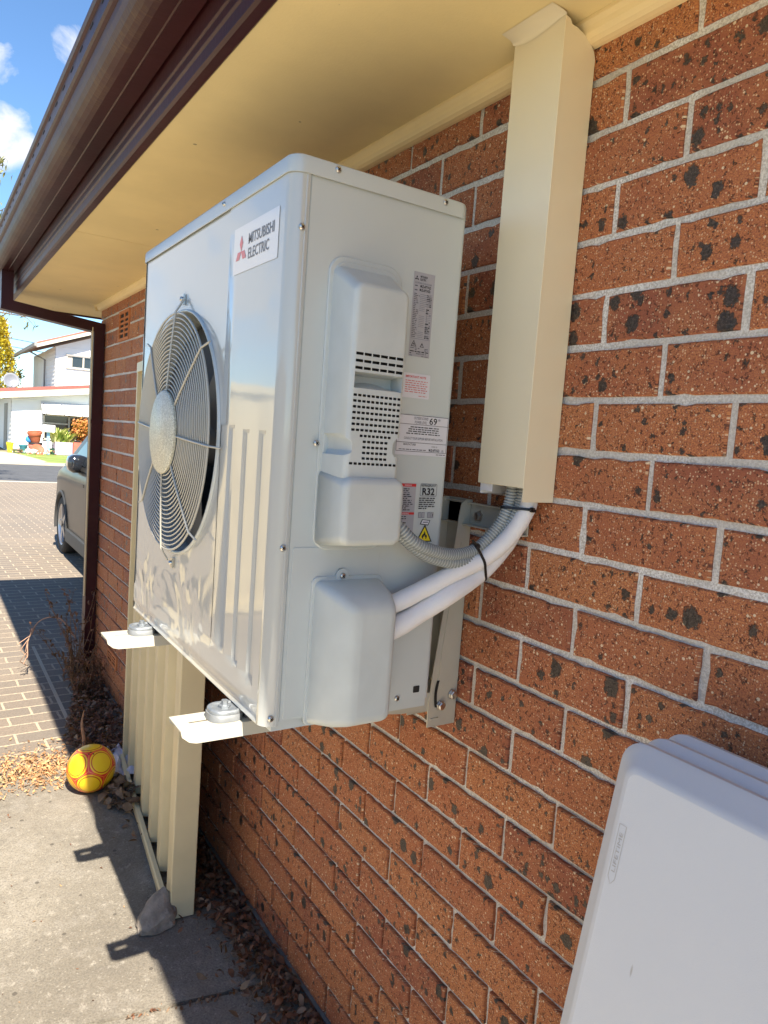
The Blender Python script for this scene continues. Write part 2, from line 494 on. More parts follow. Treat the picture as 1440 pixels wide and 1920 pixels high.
def film_mat(name, wr, smudge=0.08):
    """baked white enamel under a clear film; wr is how much the film wrinkles"""
    m, nt, N, L, B = newmat(name)
    g = NG(nt)
    geo = N.new('ShaderNodeNewGeometry'); p = geo.outputs['Position']
    B.inputs['Base Color'].default_value = (0.46, 0.48, 0.475, 1)
    B.inputs['Roughness'].default_value = 0.32
    B.inputs['Coat Weight'].default_value = 1.0; B.inputs['Coat Roughness'].default_value = 0.06; B.inputs['Coat IOR'].default_value = 1.55
    a = g.noise(p, 5.5, 2, 0.5, 0.6)
    sp = N.new('ShaderNodeSeparateXYZ'); L.new(p, sp.inputs[0])
    low = g.step(sp.outputs[2], -0.85, -1.12)                 # the film has come loose along the bottom
    far = g.step(sp.outputs[1], 0.55, 0.75)
    amt = g.math('ADD', g.math('MULTIPLY', g.math('MULTIPLY', low, far), 0.50), 0.02)
    bp = N.new('ShaderNodeBump'); bp.inputs['Distance'].default_value = wr
    L.new(amt, bp.inputs['Strength']); L.new(a.outputs['Fac'], bp.inputs['Height'])
    L.new(bp.outputs['Normal'], B.inputs['Coat Normal'])
    return m

def ball_mat(center):
    m, nt, N, L, B = newmat('ball_skin')
    g = NG(nt)
    geo = N.new('ShaderNodeNewGeometry')
    d = N.new('ShaderNodeVectorMath'); d.operation = 'SUBTRACT'; L.new(geo.outputs['Position'], d.inputs[0]); d.inputs[1].default_value = center
    nn = N.new('ShaderNodeVectorMath'); nn.operation = 'NORMALIZE'; L.new(d.outputs[0], nn.inputs[0])
    dirs = []
    t = (1 + 5 ** 0.5) / 2
    rot = Matrix.Rotation(R(20), 3, 'Z') @ Matrix.Rotation(R(24), 3, 'X')
    for a in (-1, 1):
        for b in (-t, t):
            dirs += [rot @ Vector(q).normalized() for q in ((0, a, b), (a, b, 0), (b, 0, a))]
    best = second = None
    for q in dirs:
        dp = N.new('ShaderNodeVectorMath'); dp.operation = 'DOT_PRODUCT'; L.new(nn.outputs[0], dp.inputs[0]); dp.inputs[1].default_value = q
        x = dp.outputs['Value']
        if best is None: best = x; continue
        lo = g.math('MINIMUM', best, x); best = g.math('MAXIMUM', best, x)
        second = lo if second is None else g.math('MAXIMUM', second, lo)
    edge = g.math('SUBTRACT', best, second)                    # 0 on the panel borders
    third = g.step(best, 0.83, 0.80)                           # near the three-panel corners
    line = g.math('LESS_THAN', edge, 0.028)
    fan = g.math('MULTIPLY', g.math('LESS_THAN', edge, 0.16), g.step(best, 0.832, 0.822))
    vv = g.noise(nn.outputs[0], 2.5, 2)
    c = g.mix(vv.outputs['Fac'], (0.86, 0.50, 0.012), (0.88, 0.60, 0.02))
    ring = g.math('LESS_THAN', g.math('ABSOLUTE', g.math('SUBTRACT', best, 0.905)), 0.009)
    c = g.mix(ring, c, (0.55, 0.09, 0.01))
    c = g.mix(g.math('MULTIPLY', g.math('LESS_THAN', edge, 0.05), g.math('LESS_THAN', best, 0.88)), c, (0.78, 0.045, 0.02))
    c = g.mix(g.step(best, 0.872, 0.860), c, (0.72, 0.03, 0.015))
    c = g.mix(g.math('MULTIPLY', g.math('LESS_THAN', edge, 0.018), g.math('LESS_THAN', best, 0.87)), c, (0.85, 0.22, 0.05))
    L.new(c, B.inputs['Base Color']); B.inputs['Roughness'].default_value = 0.32
    return m

def soffit_mat(name, col, var=0.05):
    m, nt, N, L, B = newmat(name)
    g = NG(nt)
    geo = N.new('ShaderNodeNewGeometry'); p = geo.outputs['Position']
    a = g.noise(p, 2.2, 5, 0.6); f = g.noise(p, 150, 3, 0.6)
    c = g.mix(g.step(a.outputs['Fac'], 0.35, 0.68), tuple(x * (1 - var) for x in col), tuple(x * (1 + var) for x in col))
    sp, r = g.spots(p, 14, 0.95, 0.10, 0.02)
    c = g.mix(g.math('MULTIPLY', sp, 0.6), c, (0.10, 0.07, 0.04))
    L.new(c, B.inputs['Base Color']); B.inputs['Roughness'].default_value = 0.62
    bp = N.new('ShaderNodeBump'); bp.inputs['Distance'].default_value = 0.0006; bp.inputs['Strength'].default_value = 0.6
    L.new(f.outputs['Fac'], bp.inputs['Height']); L.new(bp.outputs['Normal'], B.inputs['Normal'])
    return m

def gutter_mat(name, dirt):
    m, nt, N, L, B = newmat(name)
    g = NG(nt)
    geo = N.new('ShaderNodeNewGeometry'); p = geo.outputs['Position']
    sv = N.new('ShaderNodeVectorMath'); sv.operation = 'MULTIPLY'; L.new(p, sv.inputs[0]); sv.inputs[1].default_value = (34, 150, 34)
    a = g.noise(sv.outputs[0], 1, 5, 0.65); b = g.noise(p, 3, 4); f = g.noise(p, 190, 3, 0.7)
    c = g.mix(g.step(b.outputs['Fac'], 0.3, 0.7), (0.028, 0.0042, 0.0072), (0.043, 0.0070, 0.0110))
    b2 = g.noise(p, 7, 5, 0.6)
    c = g.mix(g.math('MULTIPLY', g.math('MULTIPLY', g.step(a.outputs['Fac'], 0.38, 0.66), g.step(b2.outputs['Fac'], 0.30, 0.62)), dirt), c, (0.135, 0.088, 0.050))
    c = g.mix(g.math('MULTIPLY', g.step(f.outputs['Fac'], 0.68, 0.76), 0.16), c, (0.25, 0.17, 0.13))
    L.new(c, B.inputs['Base Color']); B.inputs['Specular IOR Level'].default_value = 0.32
    L.new(g.math('ADD', 0.26, g.math('MULTIPLY', a.outputs['Fac'], 0.25 + dirt * 0.3)), B.inputs['Roughness'])
    return m

def table_mat():
    m, nt, N, L, B = newmat('textured_white_plastic')
    g = NG(nt)
    tc = N.new('ShaderNodeTexCoord'); p = tc.outputs['Object']
    f = g.noise(p, 700, 3, 0.6); a = g.noise(p, 4, 4)
    c = g.mix(a.outputs['Fac'], (0.55, 0.58, 0.63), (0.60, 0.63, 0.68))
    sv = N.new('ShaderNodeVectorMath'); sv.operation = 'MULTIPLY'; L.new(p, sv.inputs[0]); sv.inputs[1].default_value = (1, 1, 0.35)
    sp, r = g.spots(sv.outputs[0], 24, 0.90, 0.10, 0.03)
    c = g.mix(g.math('MULTIPLY', sp, 0.55), c, (0.25, 0.23, 0.21))
    c = g.mix(g.math('MULTIPLY', g.step(f.outputs['Fac'], 0.60, 0.72), 0.12), c, (0.40, 0.38, 0.36))
    L.new(c, B.inputs['Base Color']); B.inputs['Roughness'].default_value = 0.55
    bp = N.new('ShaderNodeBump'); bp.inputs['Distance'].default_value = 0.00022; bp.inputs['Strength'].default_value = 0.7
    L.new(f.outputs['Fac'], bp.inputs['Height']); L.new(bp.outputs['Normal'], B.inputs['Normal'])
    return m

def leaf_mat(name, c1, c2, scale=9, trans=0.25):
    m, nt, N, L, B = newmat(name)
    g = NG(nt)
    geo = N.new('ShaderNodeNewGeometry')
    a = g.noise(geo.outputs['Position'], scale, 3)
    f = g.math('ADD', g.math('MULTIPLY', a.outputs['Fac'], 0.6), g.math('MULTIPLY', geo.outputs['Random Per Island'], 0.4))
    L.new(g.mix(g.step(f, 0.3, 0.7), c1, c2), B.inputs['Base Color'])
    B.inputs['Roughness'].default_value = 0.65
    B.inputs['Subsurface Weight'].default_value = 0.0
    if trans:
        td = N.new('ShaderNodeBsdfTranslucent'); ms = N.new('ShaderNodeMixShader'); ms.inputs[0].default_value = trans
        o = N['Material Output']
        L.new(g.mix(0.5, c2, (0.5, 0.45, 0.05)), td.inputs['Color'])
        L.new(B.outputs[0], ms.inputs[1]); L.new(td.outputs[0], ms.inputs[2]); L.new(ms.outputs[0], o.inputs['Surface'])
    return m

M = {}
M['brick'] = brick_mat(); M['mortar'] = mortar_mat(); M['concrete'] = concrete_mat(); M['pavers'] = paver_mat()
M['soffit'] = soffit_mat('painted_soffit', (0.84, 0.69, 0.36)); M['cornice'] = soffit_mat('painted_cornice', (0.86, 0.70, 0.40))
M['gutter'] = gutter_mat('maroon_steel', 0.06); M['gutter_dirty'] = gutter_mat('maroon_steel_dirty', 0.62)
M['film'] = film_mat('film_over_white_enamel', 0.05)
M['enamel'] = plain('white_enamel', (0.50, 0.54, 0.545), 0.30, var=0.02, nscale=6, coat=0.25)
M['plastic'] = plain('offwhite_plastic', (0.50, 0.54, 0.545), 0.42, var=0.055, nscale=16)
M['slot_dark'] = plain('dark_slot', (0.012, 0.012, 0.012), 0.8, var=0)  # near-black colour stands for the shade inside slots and gaps
M['fan_dark'] = plain('charcoal_plastic', (0.06, 0.064, 0.072), 0.45, var=0.05)
M['wire'] = plain('coated_wire', (0.44, 0.43, 0.39), 0.35, var=0.03)
M['chrome'] = plain('zinc_steel', (0.55, 0.54, 0.52), 0.28, metal=1.0, var=0.08, nscale=80)
M['label_white'] = plain('label_paper', (0.62, 0.62, 0.68), 0.4, var=0)
M['label_grey'] = plain('label_silver', (0.36, 0.36, 0.40), 0.4, var=0)
M['ink'] = plain('black_ink', (0.018, 0.018, 0.025), 0.5, var=0)
M['ink_grey'] = plain('grey_ink', (0.13, 0.13, 0.16), 0.5, var=0)
M['red'] = plain('red_ink', (0.56, 0.025, 0.03), 0.45, var=0)
M['pink'] = plain('faded_red_ink', (0.55, 0.16, 0.16), 0.5, var=0)
M['yellow'] = plain('yellow_ink', (0.78, 0.62, 0.02), 0.45, var=0)
M['duct'] = plain('cream_powder_coat', (0.77, 0.69, 0.51), 0.34, var=0.025, nscale=5, coat=0.15)
M['bracket'] = plain('beige_powder_coat', (0.46, 0.44, 0.375), 0.38, var=0.04)
M['conduit'] = plain('grey_conduit', (0.38, 0.41, 0.42), 0.38, var=0.04)
M['insul'] = plain('white_insulation', (0.74, 0.735, 0.76), 0.55, var=0.03, nscale=40, bump=0.0006, bscale=900)
M['black'] = plain('black_nylon', (0.012, 0.012, 0.013), 0.35, var=0)
M['rubber'] = plain('grey_rubber', (0.17, 0.18, 0.19), 0.45, var=0.12, nscale=60)
M['fence'] = plain('cream_steel_sheet', (0.62, 0.53, 0.335), 0.42, var=0.07, nscale=7)
M['table'] = table_mat()
M['glass'] = plain('dark_glass', (0.02, 0.025, 0.03), 0.05, spec=0.8, var=0)
# ------------------------------------------------------------------ ground
def sheet(name, poly, z, m, kind='structure', thick=0.03, label=None, cat=None):
    b = MB()
    n = len(poly)
    b.add([(x, y, z) for x, y in poly], [list(range(n))])
    b.add([(x, y, z) for x, y in poly] + [(x, y, z - thick) for x, y in poly], [(i, (i + 1) % n, n + (i + 1) % n, n + i) for i in range(n)])
    o = b.build(name, m, origin=(poly[0][0], poly[0][1], z))
    return tag(o, label, cat, kind=kind)

M['soil'] = plain('dry_ground', (0.19, 0.17, 0.10), 0.95, var=0.25, nscale=0.6)
M['asphalt'] = plain('asphalt', (0.075, 0.078, 0.085), 0.85, var=0.18, nscale=3, bump=0.003, bscale=90)
M['verge'] = plain('pale_concrete_drive', (0.42, 0.37, 0.29), 0.9, var=0.12, nscale=1.2)
M['lawn'] = leaf_mat('lawn_green', (0.10, 0.17, 0.025), (0.24, 0.30, 0.06), 2.0, 0)
sheet('ground', [(-350, -300), (350, -300), (350, 600), (-350, 600)], G - 0.030, M['soil'], thick=0.02)
sheet('road', [(-120, 18.5), (120, 18.5), (120, 25.2), (-120, 25.2)], G - 0.020, M['asphalt'], thick=0.009)
sheet('kerb', [(-120, 25.2), (120, 25.2), (120, 25.55), (-120, 25.55)], G + 0.06, M['verge'], thick=0.09)
sheet('driveway', [(-14, 25.55), (2.35, 25.55), (2.9, 27.5), (2.55, 31.2), (2.2, 33.4), (-14, 33.4)], G - 0.012, M['verge'], thick=0.016)
sheet('lawn', [(2.35, 25.55), (30, 25.55), (30, 33.4), (2.2, 33.4), (2.55, 31.2), (2.9, 27.5)], G - 0.016, M['lawn'], thick=0.012)
sheet('paver_driveway', [(-4.6, 2.56), (0.0, 2.73), (0.0, 4.06), (9, 4.06), (9, 18.15), (-4.6, 18.15)], G - 0.004, M['pavers'], thick=0.024)
sheet('gutter_kerb', [(-120, 18.15), (120, 18.15), (120, 18.5), (-120, 18.5)], G - 0.008, M['verge'], thick=0.02)
M['bounce_concrete'] = plain('pale_bounce_concrete', (0.58, 0.51, 0.39), 0.9, var=0.12, nscale=2.0)  # for slabs out of view, made extra pale to bounce sunlight under the eave
b = MB()
def slab(y0a, y0b, y1a, y1b, x0=-3.3, x1=0.06):
    pts = [(x0, y0a), (x1, y0b), (x1, y1b), (x0, y1a)]
    b.add([(x, y, G) for x, y in pts] + [(x, y, G - 0.07) for x, y in pts], [(0, 1, 2, 3), (0, 1, 5, 4), (1, 2, 6, 5), (2, 3, 7, 6), (3, 0, 4, 7)])
ym_ = lambda x, c: c - 0.179 * (x - 0.06)
slab(ym_(-0.95, 1.026) - 0.001, 1.026, 2.54, 2.735, x0=-0.95)
slab(0.05, 0.05, ym_(-0.95, 1.011) - 0.001, 1.011, x0=-0.95)
b_path = b
b = MB()
slab(-3.9, -3.9, 0.035, 0.035, x0=-0.95)
slab(-3.9, -3.9, 0.035, 0.035, x0=-3.3, x1=-0.965)
slab(0.05, 0.05, 2.40, 2.53, x0=-3.3, x1=-0.965)
tag(b.build('pale_bounce_slab', M['bounce_concrete'], origin=(-2, -1, G)), kind='structure')
b = b_path
tag(b.build('concrete_path', M['concrete'], origin=(-0.9, 0, G)), kind='structure')
# the straight joint that runs through the pavers, parallel to the wall
b = MB(); b.bb(-0.268, -0.250, 2.74, 4.6, G - 0.005, G - 0.001); tag(b.build('paver_joint', M['verge'], origin=(-0.26, 3.6, G)), kind='structure')

# ------------------------------------------------------------------ the brick house
house = thing('brick_house', 'red brown ironspot brick house with cream eave and maroon gutter, right foreground', 'house', (2.5, 0.3, G))
Y0, Y1 = -3.6, 4.02
def brick_run(mb, p_of, u0, u1, rows, holes=(), seed=3, fine=0.0):
    rg = random.Random(seed)
    for r in range(rows):
        z1 = -0.086 * r - 0.0052; z0 = -0.086 * (r + 1) + 0.0052
        k = math.floor((u0 - 0.24) / 0.24)
        while True:
            a = -0.12 * (r % 2) + 0.24 * k + 0.005; c = a + 0.23; k += 1
            if a > u1: break
            a, c = max(a, u0), min(c, u1)
            if c - a < 0.02: continue
            if any(a < h[1] - 0.01 and c > h[0] + 0.01 and z0 < h[3] - 0.01 and z1 > h[2] + 0.01 for h in holes):
                parts = []
                for h in holes:
                    if a < h[1] - 0.01 and c > h[0] + 0.01 and z0 < h[3] - 0.01 and z1 > h[2] + 0.01:
                        if h[0] - 0.008 - a > 0.03: parts.append((a, h[0] - 0.008))
                        if c - h[1] - 0.008 > 0.03: parts.append((h[1] + 0.008, c))
            else: parts = [(a, c)]
            for a_, c_ in parts:
                j = lambda s=0.0011: rg.uniform(-s, s)
                A, B_, D, E_ = a_ + j(), c_ + j(), z0 + j(), z1 + j()
                d0 = j(0.0014)
                bv = 0.0026
                nu = max(1, int((B_ - A) / fine)) if fine else 1
                nv = 3 if fine else 1
                per = [(A + (B_ - A) * i / nu, D, 0, 1) for i in range(nu)] + [(B_, D + (E_ - D) * i / nv, -1, 0) for i in range(nv)] + [(B_ - (B_ - A) * i / nu, E_, 0, -1) for i in range(nu)] + [(A, E_ - (E_ - D) * i / nv, 1, 0) for i in range(nv)]
                n = len(per); ri, ro, rb = [], [], []
                for q, (u, v, iu, iv) in enumerate(per):
                    chip = (rg.random() ** 8 * 0.0035 if fine else 0) + abs(j(0.0007))
                    u, v = u + iu * chip, v + iv * chip
                    cu_, cv_ = (1 if u < (A + B_) / 2 else -1) if (iu or q in (0, nu, nu + nv, 2 * nu + nv)) else 0, (1 if v < (D + E_) / 2 else -1) if (iv or q in (0, nu, nu + nv, 2 * nu + nv)) else 0
                    ri.append((u + cu_ * bv, v + cv_ * bv, d0 + j(.0003))); ro.append((u, v, d0 + bv)); rb.append((u, v, 0.012))
                vs = [p_of(*q) for q in ri + ro + rb]
                fs = [tuple(range(n))] + [(i, (i + 1) % n, n + (i + 1) % n, n + i) for i in range(n)] + [(n + i, n + (i + 1) % n, 2 * n + (i + 1) % n, 2 * n + i) for i in range(n)]
                mb.add(vs, [f[::-1] for f in fs], 0, False, att=max(0.001, min(1, rg.gauss(0.5, 0.34))))
VENTS = [(3.305, 3.535, -0.253, -0.091), (3.305, 3.535, -2.059, -1.983)]
b = MB()
brick_run(b, lambda u, v, d: (d, u, v), Y0, Y1, 27, VENTS, fine=0.017)
brick_run(b, lambda u, v, d: (u, Y1 - d, v), 0.0, 5.0, 27, seed=5)
# the joints are struck nearly flush above and raked deeper in the lower courses
_cuts = [0.002, -0.086 * 11, -0.086 * 13, -0.086 * 15, -0.086 * 17, G - 0.05]
for _i, _d in enumerate((0.0042, 0.0056, 0.0070, 0.0084, 0.0096)): b.bb(_d, 0.23, Y0, Y1 - 0.0045, _cuts[_i + 1], _cuts[_i], 1)
b.bb(0.23, 5.0, Y1 - 0.23, Y1 - 0.0045, G - 0.05, 0.002, 1)
b.bb(4.8, 5.0, Y0, Y1 - 0.23, G - 0.05, 0.002, 1)
b.bb(0.23, 4.8, Y0, Y0 + 0.2, G - 0.05, 0.002, 1)
wall = b.build('wall', [M['brick'], M['mortar']], house, fix=False)
# damp course and footing ledge at the foot of the wall
b = MB()
b.bb(-0.006, 0.004, Y0, Y1, -2.2385, -2.2335)
b.build('damp_course', plain('black_damp_course', (0.16, 0.155, 0.15), 0.5, var=0.2, nscale=20), house)
# air vents of terracotta
M['terracotta'] = plain('terracotta', (0.46, 0.155, 0.05), 0.75, var=0.12, nscale=30)
for (a, c, z0, z1) in VENTS:
    b = MB()
    t = 0.016
    b.bb(-0.004, 0.02, a, a + t, z0, z1); b.bb(-0.004, 0.02, c - t, c, z0, z1)
    b.bb(-0.004, 0.02, a + t, c - t, z0, z0 + t); b.bb(-0.004, 0.02, a + t, c - t, z1 - t, z1)
    ym = (a + c) / 2
    b.bb(-0.002, 0.02, ym - 0.010, ym + 0.010, z0 + t, z1 - t)
    nsl = 5 if z1 - z0 > 0.1 else 3
    for k in range(1, nsl):
        zz = z0 + t + (z1 - z0 - 2 * t) * k / nsl
        b.bb(-0.002, 0.02, a + t, ym - 0.010, zz - 0.005, zz + 0.005); b.bb(-0.002, 0.02, ym + 0.010, c - t, zz - 0.005, zz + 0.005)
    o = b.build('air_vent', M['terracotta'], house)
    b = MB(); b.bb(0.0035, 0.0042, a + 0.01, c - 0.01, z0 + 0.01, z1 - 0.01); b.build('vent_opening', M['slot_dark'], o)
# eave: soffit sheets, cornice strip, fascia, quad gutter
YE = 4.56
xs = -0.447
b = MB()
for y0, y1 in ((Y0, -0.2), (-0.1965, 2.275), (2.2785, 4.06)):
    b.bb(xs, 0.02, y0, y1, 0.0, 0.006)
b.add([(xs, 4.0635, 0), (-0.002, 4.0635, 0), (0.44, YE, 0), (xs, YE, 0), (xs, 4.0635, .006), (-0.002, 4.0635, .006), (0.44, YE, .006), (xs, YE, .006)], [(0, 1, 2, 3), (4, 5, 6, 7), (0, 1, 5, 4), (1, 2, 6, 5), (2, 3, 7, 6), (3, 0, 4, 7)])
b.add([(0.003, 4.0635, 0), (5.4, 4.0635, 0), (5.4, YE, 0), (0.445, YE, 0), (0.003, 4.0635, .006), (5.4, 4.0635, .006), (5.4, YE, .006), (0.445, YE, .006)], [(0, 1, 2, 3), (4, 5, 6, 7), (0, 1, 5, 4), (1, 2, 6, 5), (2, 3, 7, 6), (3, 0, 4, 7)])
b.bb(xs, 0.02, Y0, YE, 0.008, 0.02)
b.build('soffit', M['soffit'], house)
b = MB()
arc = [(-0.0005, -0.033), (-0.008, -0.033)] + [(-0.008 - 0.024 * math.sin(R(a)), -0.033 + 0.024 - 0.024 * math.cos(R(a)) + 0.0) for a in (20, 40, 60, 80)] + [(-0.036, -0.006), (-0.036, -0.0005), (-0.0005, -0.0005)]
def FY(u, v, q): return (u, q, v)
b.prism(arc, FY, Y0, Y1 + 0.0, 0)
b.prism([(4.02 - u, v) for u, v in arc], lambda u, v, q: (q, u, v), -0.036, 5.0, 0)
b.build('cornice', M['cornice'], house)
# fascia (folded steel) with two fine ribs
fas = [(xs, 0.16), (xs, -0.006), (-0.4515, -0.010), (-0.470, -0.010), (-0.4755, -0.005), (-0.4755, 0.020), (-0.4790, 0.024), (-0.4790, 0.029), (-0.4755, 0.033), (-0.4740, 0.050), (-0.4775, 0.053), (-0.4775, 0.058), (-0.4745, 0.061), (-0.4745, 0.16)]
b = MB(); b.prism(fas, FY, Y0, YE + 0.028)
b.prism([(YE - (u - xs), v) for u, v in fas], lambda u, v, q: (q, u, v), xs, 5.4)
b.build('fascia', M['gutter'], house)
# quad gutter, a folded shell
def off_shell(prof, t):
    res = []
    for i, (x, z) in enumerate(prof):
        a = prof[max(0, i - 1)]; c = prof[min(len(prof) - 1, i + 1)]
        d = Vector((c[0] - a[0], c[1] - a[1])).normalized()
        res.append((x - d.y * t * -1, z + d.x * t * -1))
    return res
gp = [(-0.4800, 0.165), (-0.4800, 0.097), (-0.5150, 0.095), (-0.5170, 0.0925), (-0.5200, 0.0925), (-0.5220, 0.0950), (-0.5480, 0.0935)]
for a in range(0, 91, 15): gp.append((-0.5480 - 0.046 * math.sin(R(a)) , 0.0935 + 0.052 * (1 - math.cos(R(a)))))
gp += [(-0.5925, 0.150), (-0.6000, 0.153), (-0.6050, 0.158), (-0.6050, 0.196), (-0.6115, 0.199), (-0.6150, 0.205), (-0.6140, 0.213), (-0.6070, 0.216), (-0.6000, 0.212)]
gi = [(x + 0.0016, z + 0.0016) for x, z in gp][::-1]
YG = YE + 0.135
b = MB(); b.prism(gp + gi, FY, Y0, YG)
ye = YE + 0.030
b.prism([(YE + 0.0315 - (u + 0.4785) - 0.0, v) for u, v in gp + gi], lambda u, v, q: (q, u, v), -0.605, 5.4)
for f_i in range(len(b.f)):
    c = sum((b.v[i] for i in b.f[f_i]), Vector()) / len(b.f[f_i])
    if c.x < -0.545 and c.z < 0.150 and c.y < YE: b.m[f_i] = 1
y = Y0 + 0.1
while y < YG - 0.05:
    b.bb(-0.6062, -0.6045, y, y + 0.030, 0.183, 0.188, 2); y += 0.125
b.bb(-0.608, -0.48, YG - 0.0, YG + 0.0015, 0.097, 0.205, 0)
b.build('gutter', [M['gutter'], M['gutter_dirty'], M['slot_dark']], house)
# hipped roof
M['rooftile'] = plain('brown_roof_tile', (0.13, 0.055, 0.04), 0.7, var=0.2, nscale=9)
b = MB()
e0, e1, f0, f1, zt_ = -0.60, 5.5, Y0 - 0.5, YG, 0.2
rz = zt_ + 1.15
vs = [(e0, f0, zt_), (e1, f0, zt_), (e1, f1, zt_), (e0, f1, zt_), (2.45, f0 + 3.0, rz), (2.45, f1 - 3.0, rz)]
b.add(vs, [(0, 3, 5, 4), (1, 4, 5, 2), (3, 2, 5), (0, 4, 1), (0, 1, 2, 3)])
b.build('roof', M['rooftile'], house)
# downpipe: drop from the gutter, offset back to the wall, then down the corner
def rect_tube(mb, pts, hx, hy, mat=0):
    mb.loft([[Vector(p) + Vector((sx * hx, sy * hy, 0)) for sx, sy in ((-1, -1), (1, -1), (1, 1), (-1, 1))] for p in pts], mat, False)
dp = MB()
yv = 3.93
dp.bb(-0.552, -0.492, yv - 0.045, yv + 0.045, -0.095, 0.096)
rot = Matrix.Rotation(math.atan2(0.055, 0.47), 3, 'Y')
dp.box((-0.285, yv, -0.118), (0.535, 0.0895, 0.058), 0, rot)
dp.bb(-0.0655, -0.0055, yv - 0.045, yv + 0.045, G + 0.02, -0.122)
o = dp.build('downpipe', M['gutter'], house)
b = MB()
for z in (-0.7, -1.9):
    b = MB(); b.bb(-0.068, -0.0015, yv - 0.049, yv + 0.049, z - 0.012, z + 0.012); b.build('pipe_strap', M['gutter'], o)
b = MB(); b.tube([(-0.072, yv - 0.04, G + 0.5), (-0.0725, yv - 0.04, -0.15)], 0.006, 8); b.build('cable', M['fence'], o)
# ------------------------------------------------------------------ air conditioner
xf, xb, ya, yb, zb, zt = -0.465, -0.135, 0.319, 1.159, -1.159, -0.279
ac = thing('air_conditioner', 'white wall hung outdoor air conditioner unit with round fan grille', 'air conditioner', (-0.3, 0.74, zb - 0.02))
FCY, FCZ, FR = 0.832, -0.708, 0.252
# front panel: pressed sheet with fan hole, ribs, rounded ends
b = MB()
rc = 0.022
ztop = zt - 0.026
# ribs part
ys_ = [ya + rc]
GR = [(0.380, -0.688, -1.102), (0.448, -0.686, -1.094), (0.515, -0.685, -1.088)]
for c, _, _ in GR: ys_ += [c - 0.0145, c - 0.0115, c + 0.0095, c + 0.0145]
ys_ += [0.566, 0.568, 0.574]
zs_ = [ztop, -0.345, -0.36, -0.684, -0.690, -0.696, -1.080, -1.088, -1.095, -1.105, -1.120, -1.126, -1.136, -1.142, -1.150, -1.156, zb]
def fx(y, z):
    d = 0.0
    for c, z1, z0 in GR:
        if c - 0.012 < y < c + 0.010 and z0 + 0.004 < z < z1 - 0.004: d = 0.0042
    if y > 0.567 and -1.09 < z < -0.36: d = max(d, 0.0018)
    if -1.152 < z < -1.139: d = max(d, 0.0030)
    return xf + d
def grid(yl, zl):
    n = len(zl)
    vs = [(fx(y, z), y, z) for y in yl for z in zl]
    b.add(vs, [(i * n + j, i * n + j + 1, (i + 1) * n + j + 1, (i + 1) * n + j) for i in range(len(yl) - 1) for j in range(n - 1)], 0)
grid(ys_, zs_)
hs = 0.274
yA, yB, zA, zB_ = FCY - hs, FCY + hs, FCZ - hs, FCZ + hs
xq = xf + 0.0018
ring, sq = [], []
NS = 96
for k in range(NS):
    a = 2 * math.pi * k / NS
    cy, cz = math.cos(a), math.sin(a)
    ring.append((xq, FCY + FR * cy, FCZ + FR * cz))
    m_ = max(abs(cy), abs(cz)); sq.append((xq, FCY + hs * cy / m_, FCZ + hs * cz / m_))
b.add(ring + sq, [(k, (k + 1) % NS, NS + (k + 1) % NS, NS + k) for k in range(NS)], 0)
yl = yb - rc
b.add([(xq, yA, ztop), (xq, yl, ztop), (xq, yl, zB_), (xq, yA, zB_)], [(0, 1, 2, 3)])
b.add([(xq, yB, zB_), (xq, yl, zB_), (xq, yl, zA), (xq, yB, zA)], [(0, 1, 2, 3)])
n0 = [z for z in zs_ if z <= -1.080]
b.add([(xq, yA, zA), (xq, yl, zA), (xq, yl, -1.080), (xq, yA, -1.080)], [(0, 1, 2, 3)])
grid([0.574, 0.7, 0.85, 1.0, yl], n0)
# rounded ends and the strip that laps onto the side
for sgn, y0 in ((1, ya), (-1, yb)):
    prof = [(xf, y0 + sgn * rc)]
    for a in range(15, 91, 15): prof.append((xf + rc - rc * math.cos(R(a)), y0 + sgn * (rc - rc * math.sin(R(a)))))
    prof += [(-0.4425, y0), (-0.4415, y0 - sgn * 0.0012), (-0.4395, y0 - sgn * 0.0012), (-0.4385, y0), (-0.436, y0), (-0.436, y0 + sgn * 0.006)]
    b.strip(prof, lambda u, v, q: (u, v, q), 0, 0, 0, True, ws=[zb, -0.9, -0.6, ztop])
b.add([(xf, ya + rc, zb), (xf, yb - rc, zb), (xf + 0.018, yb - rc, zb + 0.001), (xf + 0.018, ya + rc, zb + 0.001)], [(0, 1, 2, 3)])
front = b.build('front_panel', M['film'], ac, weld=True, fix=False)
_bm = bmesh.new(); _bm.from_mesh(front.data); _off = ROOT[ac.name]
for f in _bm.faces:
    c = f.calc_center_median() + _off; f.normal_update()
    if f.normal.dot(c - Vector((-0.25, 0.74, c.z if c.z > zb + 0.004 else -0.7))) < 0: f.normal_flip()
_bm.to_mesh(front.data); _bm.free(); front.data.set_sharp_from_angle(angle=R(28))
